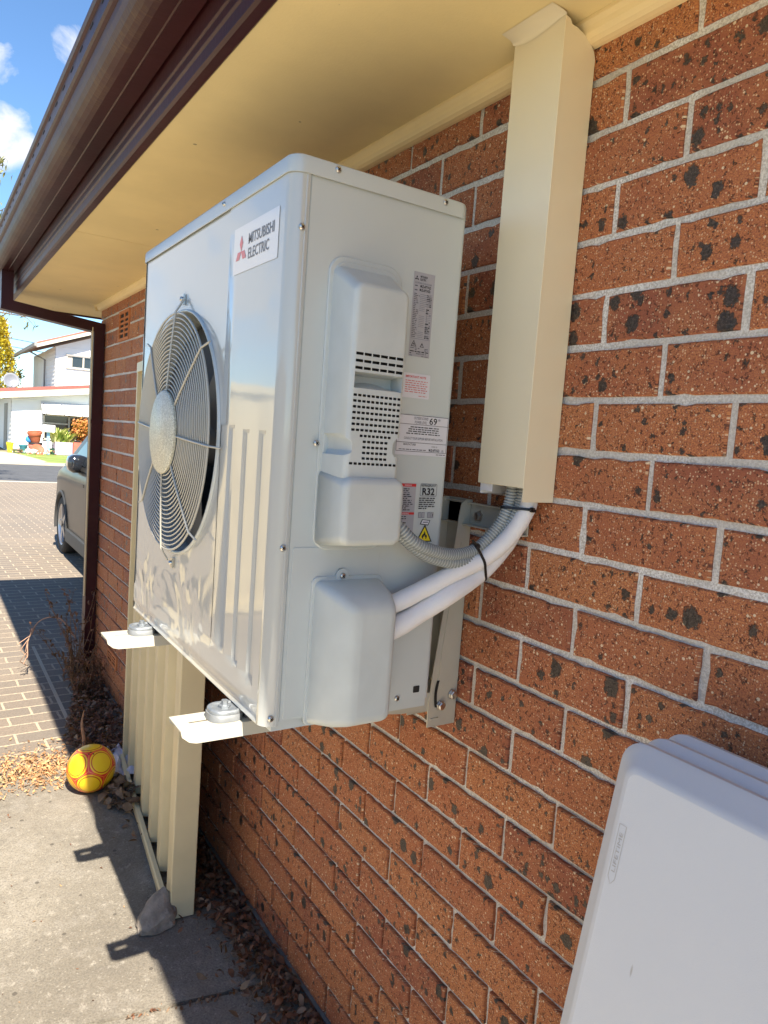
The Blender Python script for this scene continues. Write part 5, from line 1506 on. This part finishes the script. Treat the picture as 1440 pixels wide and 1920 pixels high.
for sd_ in (-1, 1):
    b = MB()
    b.bevel_box(*sorted((CX + sd_ * 0.90, CX + sd_ * 0.945)), CYR + 1.28, CYR + 3.06, G + 0.20, G + 0.345, 0.012)
    b.build('sill', M['cladding'], car)
    for s_, _ in WHEELS:
        b = MB()
        arch = []
        for k in range(17):
            a = R(-12 + 204 * k / 16)
            arch.append((s_ + 0.40 * math.cos(a), 0.335 + 0.40 * math.sin(a), s_ + 0.365 * math.cos(a), 0.335 + 0.365 * math.sin(a)))
        vs = []
        for (sa, ha, sb, hb) in arch: vs += [CP(sd_ * 0.930, sa, ha), CP(sd_ * 0.944, (sa * 2 + sb) / 3, (ha * 2 + hb) / 3), CP(sd_ * 0.940, sb, hb), CP(sd_ * 0.90, sb, hb)]
        b.add(vs, [(k * 4 + j, k * 4 + j + 1, k * 4 + j + 5, k * 4 + j + 4) for k in range(16) for j in range(3)], 0, True)
        b.build('wheel_arch', M['cladding'], car)
    # mirror
    b = MB()
    ms = 2.62
    loops = []
    for t, sw, hh in ((0.76, 0.07, 0.05), (0.82, 0.10, 0.075), (0.90, 0.13, 0.095), (0.965, 0.13, 0.095), (1.005, 0.10, 0.070), (1.02, 0.05, 0.03)):
        loops.append([CP(sd_ * t, ms + u + (t - 0.92) * -0.25, 1.10 + v) for u, v in rrect(-sw, sw, -hh, hh, min(sw, hh) * 0.7, 4)])
    b.loft(loops, 0, True, True, True)
    b.build('wing_mirror', M['mirror_black'] if 'mirror_black' in M else M['slot_gloss'] if 'slot_gloss' in M else plain('gloss_black', (0.015, 0.017, 0.022), 0.12, var=0, coat=1.0), car)
    for s0_, s1_ in ((1.00, 2.02), (2.04, 3.02)):
        dz = MB(); dz.bb(CX + sd_ * 0.928 - 0.006, CX + sd_ * 0.928 + 0.006, CYR + s0_ + 0.1, CYR + s0_ + 0.28, G + 0.885, G + 0.915)
        dz.build('door_handle', M['paint'], car)
    for s_, _ in WHEELS:
        b = MB()
        o = CP(sd_ * 0.925, s_, 0.335)
        b.lathe([(0.235, 0.01), (0.305, 0.0), (0.330, 0.02), (0.335, 0.06), (0.335, 0.16), (0.325, 0.20), (0.24, 0.21)], o, (-sd_, 0, 0), 40)
        b.add([], [])
        wh = b.build('wheel', M['tyre'], car)
        b = MB()
        b.lathe([(0.24, 0.005), (0.225, 0.018), (0.215, 0.07), (0.0001, 0.08)], o, (-sd_, 0, 0), 40)
        for k in range(5):
            a = R(72 * k); d = Vector((0, math.cos(a), math.sin(a))); e = Vector((0, -math.sin(a), math.cos(a)))
            p = Vector(o) + Vector((-sd_ * 0.012, 0, 0))
            b.add([p + e * 0.035, p - e * 0.035, p + d * 0.225 - e * 0.022, p + d * 0.225 + e * 0.022, p + e * .035 + Vector((-sd_ * .03, 0, 0)), p - e * .035 + Vector((-sd_ * .03, 0, 0)), p + d * .225 - e * .022 + Vector((-sd_ * .03, 0, 0)), p + d * .225 + e * .022 + Vector((-sd_ * .03, 0, 0))], [(0, 1, 2, 3), (0, 3, 7, 4), (1, 2, 6, 5)])
        b.build('rim', M['alloy'], wh, auto=40)
    b = MB(); b.bevel_box(*sorted((CX + sd_ * 0.55, CX + sd_ * 0.80)), CYR + 4.22, CYR + 4.40, G + 0.66, G + 0.76, 0.02); b.build('headlight', plain('lamp_lens', (0.7, 0.7, 0.72), 0.1, var=0, coat=1), car)
    b = MB(); b.bevel_box(*sorted((CX + sd_ * 0.52, CX + sd_ * 0.80)), CYR - 0.02, CYR + 0.10, G + 0.80, G + 0.95, 0.02); b.build('tail_light', M['red'], car)

# ------------------------------------------------------------------ houses across the street
M['whiteboard'] = plain('white_weatherboard', (0.80, 0.80, 0.80), 0.6, var=0.03, nscale=2)
M['roofred'] = plain('red_tile_roof', (0.30, 0.12, 0.085), 0.75, var=0.2, nscale=4)
M['fasciared'] = plain('red_fascia', (0.28, 0.085, 0.07), 0.5, var=0.08)
M['trimgrey'] = plain('grey_trim', (0.26, 0.25, 0.24), 0.6, var=0.1)
M['eavewhite'] = plain('offwhite_eave', (0.52, 0.48, 0.41), 0.6, var=0.04)
def boards(mb, p_of, u0, u1, z0, z1_of, mat=0, h=0.19):
    """lapped boards: each leans out 18 mm at its lower edge"""
    z = z0
    while True:
        za = z; zb2 = z + h
        t0, t1 = z1_of(u0), z1_of(u1)
        if za > max(t0, t1): break
        a0, a1 = min(za, t0), min(za, t1); b0, b1 = min(zb2, t0), min(zb2, t1)
        mb.add([p_of(u0, a0, 0.020), p_of(u1, a1, 0.020), p_of(u1, b1, 0.0), p_of(u0, b0, 0.0), p_of(u0, a0, 0.0), p_of(u1, a1, 0.0)], [(0, 1, 2, 3), (0, 1, 5, 4)], mat)
        z += h
eh = thing('low_house', 'low white weatherboard house front with red roof edge across the street', 'house', (6.0, 37, G))
YH = 34.0
def zr(x): return 0.20 + 0.139 * (x - 1.9)          # underside of the sloping roof edge
b = MB()
boards(b, lambda u, z, d: (u, YH - d, z), 2.36, 11.0, G - 0.03, lambda u: zr(u) - 0.24)
boards(b, lambda u, z, d: (2.36 - d, u, z), YH, 41.0, G - 0.03, lambda u: zr(2.36) - 0.24)
b.bb(2.375, 11.0, YH + 0.02, 41.0, G - 0.03, zr(2.36) - 0.3)
b.build('wall', M['whiteboard'], eh, fix=False)
b = MB()
b.add([(1.45, YH - 0.5, zr(1.45)), (11.5, YH - 0.5, zr(11.5)), (11.5, 41.5, zr(11.5)), (1.45, 41.5, zr(1.45))] + [(1.45, YH - 0.5, zr(1.45) + 0.05), (11.5, YH - 0.5, zr(11.5) + 0.05), (11.5, 41.5, zr(11.5) + 0.05), (1.45, 41.5, zr(1.45) + 0.05)], [(0, 1, 2, 3), (4, 5, 6, 7), (1, 2, 6, 5), (2, 3, 7, 6)])
ro = b.build('roof', plain('weathered_roof_sheet', (0.22, 0.17, 0.15), 0.8, var=0.2), eh)
def rake(z0, z1, m, x0=1.40, x1=11.5, dy=0.0, nm='fascia'):
    b = MB(); b.add([(x, YH - 0.52 - dy + q, zr(x) + z) for q in (0, 0.03) for x, z in ((x0, z0), (x1, z0), (x1, z1), (x0, z1))], [(0, 1, 2, 3), (4, 5, 6, 7), (0, 1, 5, 4), (1, 2, 6, 5), (2, 3, 7, 6), (3, 0, 4, 7)]); return b.build(nm, m, eh)
rake(0.02, 0.17, M['fasciared'])
rake(-0.24, 0.02, M['eavewhite'], nm='eave_board')
b = MB(); b.bb(2.325, 2.34, 35.6, 36.9, G, G + 2.05); b.build('door', M['trimgrey'], eh)
b = MB(); b.bb(3.60, 6.6, YH - 0.03, YH + 0.01, -1.62, -0.56); b.build('window_pane', M['glass'], eh)
b = MB()
for x in (3.58, 4.60, 5.62, 6.58): b.bb(x, x + 0.07, YH - 0.07, YH - 0.031, -1.66, -0.54)
b.bb(3.58, 6.65, YH - 0.07, YH - 0.031, -1.68, -1.61); b.bb(3.58, 6.65, YH - 0.07, YH - 0.031, -0.62, -0.54); b.bb(3.65, 4.60, YH - 0.065, YH - 0.031, -0.98, -0.92)
b.build('window_frame', M['eavewhite'], eh)
aw = MB(); aw.add([(3.48, YH - 0.02, -0.02), (6.8, YH - 0.02, -0.02), (6.8, YH - 0.75, -0.50), (3.48, YH - 0.75, -0.50), (3.48, YH - 0.02, -0.05), (6.8, YH - 0.02, -0.05), (6.8, YH - 0.75, -0.56), (3.48, YH - 0.75, -0.56)], [(0, 1, 2, 3), (4, 5, 6, 7), (0, 1, 5, 4), (1, 2, 6, 5), (2, 3, 7, 6), (3, 0, 4, 7)])
o = aw.build('window_awning', M['whiteboard'], eh)
for x in (3.56, 4.28, 5.0, 5.72, 6.5):
    b = MB(); b.tube([(x, YH - 0.22, -0.125), (x + 0.05, YH - 0.78, -0.48), (x + 0.06, YH - 0.78, -0.60)], 0.016, 5); b.build('strut', M['ink'], o)
th = thing('two_storey_house', 'two storey white weatherboard house rising behind the low one', 'house', (7.0, 39, G))
YT = 37.0
sc_ = (YT + 0.69) / (34 + 0.69)
def tx(x): return -0.922 + (x + 0.922) * sc_
def tz(z): return -0.694 + (z + 0.694) * sc_
XL = tx(4.02)
def zg(x): return tz(2.36) + 0.377 * (x - tx(3.2))
b = MB()
boards(b, lambda u, z, d: (u, YT - d, z), XL, XL + 4.4, -0.6, lambda u: zg(u) - 0.30)
boards(b, lambda u, z, d: (XL - d, u, z), YT, YT + 3.0, -0.6, lambda u: zg(XL) - 0.28)
b.bb(XL + 0.01, XL + 8.0, YT + 0.02, YT + 8.0, G, zg(XL) - 0.3)
b.build('wall', M['whiteboard'], th, fix=False)
b = MB()
xm, x0_ = XL + 4.4, tx(3.2)
def gv(x, y, z): return (x, y, z)
zrid = zg(xm)
vs = [(x0_, YT - 0.6, zg(x0_)), (xm, YT - 0.6, zrid), (2 * xm - x0_, YT - 0.6, zg(x0_)), (x0_, YT + 8.5, zg(x0_)), (xm, YT + 8.5, zrid), (2 * xm - x0_, YT + 8.5, zg(x0_))]
b.add(vs + [(x, y, z + 0.09) for x, y, z in vs], [(0, 1, 4, 3), (1, 2, 5, 4), (6, 7, 10, 9), (7, 8, 11, 10), (0, 1, 7, 6), (1, 2, 8, 7), (0, 3, 9, 6), (2, 5, 11, 8)])
b.build('roof', M['roofred'], th)
b = MB()
b.add([(x, YT - 0.62 + q, zg(x) + z) for q in (0, 0.02) for x, z in ((x0_, -0.16), (xm, -0.16), (xm, 0.0), (x0_, 0.0))], [(0, 1, 2, 3), (4, 5, 6, 7), (0, 1, 5, 4), (1, 2, 6, 5), (2, 3, 7, 6), (3, 0, 4, 7)])
b.build('barge_board', M['eavewhite'], th)
b = MB(); b.bb(x0_ - 0.10, x0_ + 0.02, YT - 0.62, YT + 8.5, zg(x0_) - 0.10, zg(x0_) + 0.06); b.tube([(x0_, YT + 2.6, zg(x0_) - 0.1), (XL - 0.1, YT + 2.75, zg(x0_) - 0.45), (XL - 0.1, YT + 2.75, -0.4)], 0.045, 6); b.build('gutter', M['trimgrey'], th)
b = MB(); b.bb(tx(4.50), tx(5.75), YT - 0.04, YT + 0.0, tz(1.60), tz(2.10)); b.build('window_pane', M['glass'], th)
b = MB()
wx0, wx1, wz0, wz1 = tx(4.44), tx(5.80), tz(1.56), tz(2.13)
for x in (wx0, tx(5.12), wx1 - 0.07): b.bb(x, x + 0.07, YT - 0.09, YT - 0.041, wz0, wz1)
b.bb(wx0, wx1, YT - 0.095, YT - 0.041, wz0 - 0.06, wz0); b.bb(wx0, wx1, YT - 0.11, YT - 0.041, wz1 - 0.10, wz1 - 0.02, 1)
b.build('window_frame', [M['eavewhite'], M['trimgrey']], th)
b = MB(); b.bb(tx(4.52), tx(4.70), YT - 0.046, YT - 0.0405, wz0 + 0.02, wz1 - 0.1); b.build('curtain', M['eavewhite'], th)
b = MB(); b.bb(tx(5.45), tx(5.70), YT - 0.046, YT - 0.0405, wz0 + 0.02, wz1 - 0.1); b.build('curtain', M['eavewhite'], th)
b = MB(); b.tube([(tx(5.35), YT - 2.4, 0.95), (tx(5.35) + 0.2, YT - 2.4, 1.35), (tx(5.35) + 0.42, YT - 2.4, 1.55), (tx(5.35) + 0.62, YT - 2.4, 1.55)], 0.03, 6); tag(b.build('roof_pipe', M['trimgrey'], origin=(tx(5.35), YT - 2.4, 0.95)), 'dark bent pipe standing on the low red roof', 'pipe')
# satellite dish
sdish = thing('satellite_dish', 'grey satellite dish on a short white mast on the low red roof', 'satellite dish', (2.33, 35.2, zr(2.33)))
b = MB(); b.lathe([(0.0001, 0.0), (0.12, 0.012), (0.24, 0.05), (0.33, 0.095), (0.335, 0.09), (0.24, 0.042), (0.12, 0.004), (0.0001, -0.01)], (2.42, 35.2, 0.78), (0.15, -1, 0.25), 28); b.build('dish', plain('dish_grey', (0.17, 0.18, 0.21), 0.5, var=0.05), sdish)
b = MB(); b.tube([(2.33, 35.25, zr(2.33)), (2.33, 35.25, 0.55), (2.40, 35.22, 0.76)], 0.04, 8); b.build('mast', M['whiteboard'], sdish)
b = MB(); b.tube([(2.40, 35.18, 0.52), (2.50, 34.75, 0.62)], 0.014, 5); b.box((2.50, 34.74, 0.66), (0.11, 0.12, 0.11)); b.build('receiver_arm', M['whiteboard'], sdish)
# power lines
for k, (za, zc, lab) in enumerate(((3.55, 3.15, 'upper thin black power line crossing the sky beside the two storey house'), (3.10, 2.75, 'lower thin black power line crossing the sky beside the two storey house'))):
    b = MB(); b.tube([(-12, 44, za + 0.9), (-4, 44, za + 0.35), (2, 44.4, za), (8, 45, zc)], 0.018, 5); tag(b.build('power_line', M['ink'], origin=(0, 44, za)), lab, 'power line', 'power lines over the street')

# ------------------------------------------------------------------ garden things in front of the low house
def pot(name, c, r, h, m, label, cat='plant pot', tilt=None, group='pots and clutter by the low house'):
    b = MB(); ax = tilt or (0, 0, 1)
    b.lathe([(r * 0.62, 0.0), (r * 0.9, h * 0.75), (r * 1.0, h * 0.78), (r * 1.02, h), (r * 0.9, h), (r * 0.82, h * 0.78), (0.0001, h * 0.7)], c, ax, 20, 0, True, True)
    return tag(b.build(name, m, origin=c, auto=35), label, cat, group)
YP = 33.1
def col(n, c, r=0.6): return plain(n, c, r, var=0.08)
pot('flower_pot', (3.20, YP, -1.78), 0.29, 0.44, col('pot_terracotta', (0.36, 0.10, 0.05)), 'big terracotta pot standing on the black tub by the white wall', tilt=(-0.12, -0.2, 1))
pot('tub', (3.20, YP, G), 0.27, 0.46, col('tub_black', (0.03, 0.03, 0.03)), 'black tub under the big terracotta pot', 'tub')
b = MB(); b.lathe([(0.0001, 0.0), (0.20, 0.0), (0.27, 0.05), (0.25, 0.055), (0.18, 0.02), (0.0001, 0.02)], (3.24, YP - 0.45, G + 0.16), (0.25, -0.8, 0.55), 20)
tag(b.build('saucer', col('saucer_orange', (0.60, 0.10, 0.05)), origin=(3.24, YP - 0.4, G)), 'orange red saucer leaning in front of the black tub', 'saucer', 'pots and clutter by the low house')
pot('flower_pot', (2.74, YP, G), 0.17, 0.34, col('pot_teal', (0.03, 0.16, 0.20)), 'teal pot standing left of the blue ornament')
pot('flower_pot', (2.50, YP - 0.1, G), 0.22, 0.16, col('pot_grey', (0.17, 0.17, 0.15)), 'low grey pot on the grass edge beside the teal pot')
pot('bucket', (2.22, YP - 0.2, G), 0.14, 0.42, col('bucket_yellow', (0.75, 0.52, 0.02)), 'yellow bucket by the corner of the low house', 'bucket')
pot('flower_pot', (3.90, YP - 0.1, G), 0.16, 0.25, col('pot_dark_green', (0.02, 0.07, 0.05)), 'dark green pot between the blue post and the purple planter')
pot('flower_pot', (3.05, YP - 0.2, G), 0.15, 0.36, col('pot_coral', (0.60, 0.16, 0.12)), 'coral pot beside the blue ornament')
b = MB(); b.tube([(2.96, YP, G), (2.96, YP, G + 0.5)], 0.03, 6); b.sphere((2.96, YP, G + 0.58), 0.15, 14, 8, 0, (1, 0.6, 1)); b.box((3.03, YP, G + 0.70), (0.16, 0.05, 0.10))
tag(b.build('garden_ornament', col('ornament_blue', (0.03, 0.22, 0.55)), origin=(2.96, YP, G)), 'bright blue garden ornament among the pots', 'ornament')
for k, (x, dy, lab) in enumerate(((2.88, -0.5, 'left white rounded stone among the pots'), (3.06, -0.65, 'right white rounded stone among the pots'))):
    b = MB(); b.sphere((x, YP + dy, G + 0.10), 0.13, 14, 8, 0, (1, 1, 0.8)); tag(b.build('white_stone', M['whiteboard'], origin=(x, YP + dy, G)), lab, 'stone', 'white stones')
lb = thing('letter_box', 'white letter box on a pale blue post', 'letter box', (3.62, YP - 0.5, G))
b = MB(); b.bb(3.57, 3.68, YP - 0.55, YP - 0.45, G, -1.32); b.build('post', col('post_blue', (0.22, 0.42, 0.66)), lb)
b = MB(); b.bevel_box(3.42, 3.86, YP - 0.70, YP - 0.32, -1.32, -1.02, 0.02); b.build('box', M['whiteboard'], lb)
pl = thing('planter_box', 'lilac painted planter box under the window', 'planter', (4.25, YP, G))
b = MB(); t = 0.05
b.bb(3.93, 4.62, YP - 0.3, YP - 0.3 + t, G, -1.72); b.bb(3.93, 4.62, YP + 0.3 - t, YP + 0.3, G, -1.72); b.bb(3.93, 3.93 + t, YP - 0.3 + t, YP + 0.3 - t, G, -1.72); b.bb(4.62 - t, 4.62, YP - 0.3 + t, YP + 0.3 - t, G, -1.72)
b.build('box', plain('lilac_paint', (0.50, 0.40, 0.55), 0.6, var=0.15, nscale=3), pl)
b = MB(); b.bb(3.98, 4.57, YP - 0.25, YP + 0.25, -1.80, -1.76); b.build('earth', M['soil'], pl)
b = MB(); b.bb(4.66, 7.0, YP - 0.25, YP + 0.35, G, -1.70); tag(b.build('brick_planter', plain('planter_red_brick', (0.36, 0.11, 0.08), 0.8, var=0.2, nscale=6), origin=(5.8, YP, G)), 'low red brick planter right of the lilac one', 'planter')
M['varieg'] = leaf_mat('variegated_leaf', (0.20, 0.32, 0.04), (0.68, 0.66, 0.28), 5, 0.2)
M['croton'] = leaf_mat('orange_leaf', (0.30, 0.22, 0.03), (0.62, 0.20, 0.07), 3.5, 0.2)
M['gold'] = leaf_mat('golden_foliage', (0.22, 0.19, 0.015), (0.66, 0.52, 0.035), 2.6, 0.25)
M['gum'] = leaf_mat('gum_leaf', (0.10, 0.12, 0.035), (0.26, 0.26, 0.10), 2.0, 0.25)
M['trunk'] = plain('grey_bark', (0.17, 0.13, 0.10), 0.9, var=0.3, nscale=12)
def blade_plant(name, c, n, h, m, label, cat, seed, spread=0.5, wd=0.05):
    rg = random.Random(seed); b = MB()
    for i in range(n):
        a = rg.uniform(0, 6.28); l = h * rg.uniform(0.5, 1); tl = rg.uniform(0.15, 1.0) * spread
        p0 = Vector(c) + Vector((rg.gauss(0, 0.10), rg.gauss(0, 0.06), 0)); d = Vector((math.cos(a) * tl, math.sin(a) * tl, 1)).normalized(); sd = Vector((-math.sin(a), math.cos(a), 0))
        pts = []
        for k in range(5):
            t = k / 4; q = p0 + d * l * t + Vector((math.cos(a), math.sin(a), -0.5)) * l * 0.28 * t * t; w_ = wd * (0.6, 1, 1, 0.7, 0.05)[k]; pts += [q - sd * w_, q + sd * w_]
        b.add(pts, [(2 * k, 2 * k + 1, 2 * k + 3, 2 * k + 2) for k in range(4)], 0, True)
    return tag(b.build(name, m, origin=c, fix=False), label, cat)
blade_plant('leafy_plant', (4.05, YP, -1.76), 70, 0.85, M['varieg'], 'yellow green strappy plant in the lilac planter', 'plant', 3)
blade_plant('leafy_plant', (4.42, YP, -1.76), 55, 0.70, M['varieg'], 'smaller pale strappy plant at the right end of the lilac planter', 'plant', 4, 0.7)
def bush(name, c, r, n, m, label, cat, seed, ls=(0.08, 0.16)):
    rg = random.Random(seed); b = MB()
    for i in range(n):
        d = Vector((rg.gauss(0, 1), rg.gauss(0, 1), rg.gauss(0, 1))).normalized() * rg.random() ** 0.4
        nn_ = 0.75 + 0.5 * mnoise.noise(d * 2.2 + Vector((seed, 0, 0)))
        p = Vector(c) + Vector((d.x * r[0], d.y * r[1], d.z * r[2])) * nn_
        leaf(b, p, rg.uniform(*ls), rg.uniform(*ls) * 0.55, rg.uniform(0, 6.28), rg.gauss(-0.3, 0.6), rg.gauss(0, 0.6), 0.2)
    return b
b = bush('b', (5.35, YP + 0.05, -1.18), (0.95, 0.5, 0.62), 2600, M['croton'], '', '', 5)
for k in range(7): b.tube([(5.3 + 0.05 * k, YP, -1.75), (4.8 + 0.2 * k, YP, -1.1)], 0.02, 5, 1)
tag(b.build('shrub', [M['croton'], M['trunk']], origin=(5.35, YP, -1.7), fix=False), 'orange leaved shrub in the brick planter under the window', 'shrub')
rgf = random.Random(12); b = MB()
for i in range(60): blade = leaf(b, (2.1 + rgf.random() * 1.8, YP - 0.7 + rgf.gauss(0, 0.12), G + rgf.random() * 0.18), rgf.uniform(0.06, 0.12), rgf.uniform(0.04, 0.09), rgf.uniform(0, 6), rgf.gauss(0, .6), rgf.gauss(0, .6), 0.2, rgf.randrange(3))
tag(b.build('ground_flowers', [M['varieg'], plain('white_petal', (0.75, 0.72, 0.72), 0.6, var=0), plain('coral_petal', (0.65, 0.22, 0.18), 0.6, var=0)], origin=(3, YP - 0.7, G), fix=False), 'low flowers along the front of the pots', 'flowers', kind='stuff')
# ------------------------------------------------------------------ trees
gt = thing('golden_conifer', 'tall golden yellow conifer behind the low house', 'tree', (2.62, 44.0, G))
b = MB(); rg = random.Random(14)
ZT_, ZB_ = 4.55, -1.6
for i in range(900):
    t = rg.random() ** 0.8; z = ZT_ - (ZT_ - ZB_) * t
    a = rg.uniform(0, 6.28); rr = (0.18 + 1.45 * t ** 0.75) * (0.86 + 0.34 * mnoise.noise(Vector((math.cos(a) * 2.0, math.sin(a) * 2.0, z * 1.6)))) * rg.uniform(0.72, 1.03)
    c = Vector((2.62 + rr * math.cos(a), 44.0 + rr * math.sin(a), z))
    out_ = Vector((math.cos(a), math.sin(a), 0.0))
    for k in range(9):
        p = c + Vector((rg.gauss(0, 0.09), rg.gauss(0, 0.09), rg.gauss(0, 0.11)))
        l = rg.uniform(0.10, 0.22)
        leaf(b, p, l, l * 0.5, a + rg.gauss(0, 0.8), rg.gauss(-0.9, 0.4), rg.gauss(0, 0.5), 0.15)
b.build('crown', M['gold'], gt, fix=False)
b = MB(); b.tube([(2.62, 44, G - 0.02), (2.62, 44, 0), (2.64, 44, 3.6)], [0.16, 0.12, 0.03], 8); b.build('trunk', M['trunk'], gt)
ge = thing('gum_tree', 'thin gum tree whose leafy branch tips reach in at the left edge', 'tree', (-1.35, 16.4, G))
b = MB(); lf = MB(); rg = random.Random(17)
trunk = smooth_path([(-1.35, 16.4, G - 0.02), (-1.25, 16.4, -0.6), (-1.40, 16.35, 1.2), (-1.15, 16.4, 3.2), (-0.9, 16.4, 5.4), (-0.8, 16.5, 7.0)], 5)
b.tube(trunk, [0.15 * (1 - 0.75 * i / (len(trunk) - 1)) for i in range(len(trunk))], 9)
def branch(p0, p1, r, n, sp, dens):
    p0, p1 = Vector(p0), Vector(p1)
    mid = p0.lerp(p1, 0.5) + Vector((rg.gauss(0, .12), rg.gauss(0, .12), 0.22))
    pth = smooth_path([p0, mid, p1], 6)
    b.tube(pth, [r * (1 - 0.8 * i / (len(pth) - 1)) for i in range(len(pth))], 6)
    for k in range(n):
        q = pth[rg.randrange(len(pth) // 2, len(pth))]
        e = q + Vector((rg.gauss(0, sp), rg.gauss(0, sp), rg.gauss(0.02, sp * 0.55)))
        b.tube([q, q.lerp(e, 0.5) + Vector((0, 0, 0.05)), e], [0.010, 0.008, 0.004], 4)
        for j in range(dens):
            pp = q.lerp(e, rg.uniform(0.4, 1.1)) + Vector((rg.gauss(0, 0.07), rg.gauss(0, 0.07), rg.gauss(-0.03, 0.06)))
            leaf(lf, pp, rg.uniform(0.09, 0.17), rg.uniform(0.025, 0.05), rg.uniform(0, 6.28), rg.uniform(0.3, 1.5), rg.gauss(0, .5), 0.12)
branch((-1.15, 16.4, 3.2), (0.34, 16.2, 4.30), 0.06, 16, 0.20, 14)
branch((-1.25, 16.4, 2.3), (0.40, 16.2, 3.35), 0.06, 16, 0.20, 14)
branch((-1.36, 16.4, 0.9), (0.78, 16.0, 1.32), 0.05, 15, 0.20, 12)
branch((-0.9, 16.4, 5.2), (-0.2, 16.6, 6.6), 0.05, 16, 0.35, 14)
branch((-0.85, 16.4, 5.8), (-1.9, 16.5, 7.0), 0.05, 16, 0.35, 14)
branch((-1.0, 16.4, 4.4), (-2.3, 16.3, 5.2), 0.05, 16, 0.35, 14)
branch((-1.3, 16.4, 2.0), (-2.6, 16.3, 3.2), 0.05, 16, 0.35, 14)
b.build('trunk', M['trunk'], ge)
lf.build('crown', M['gum'], ge, fix=False)
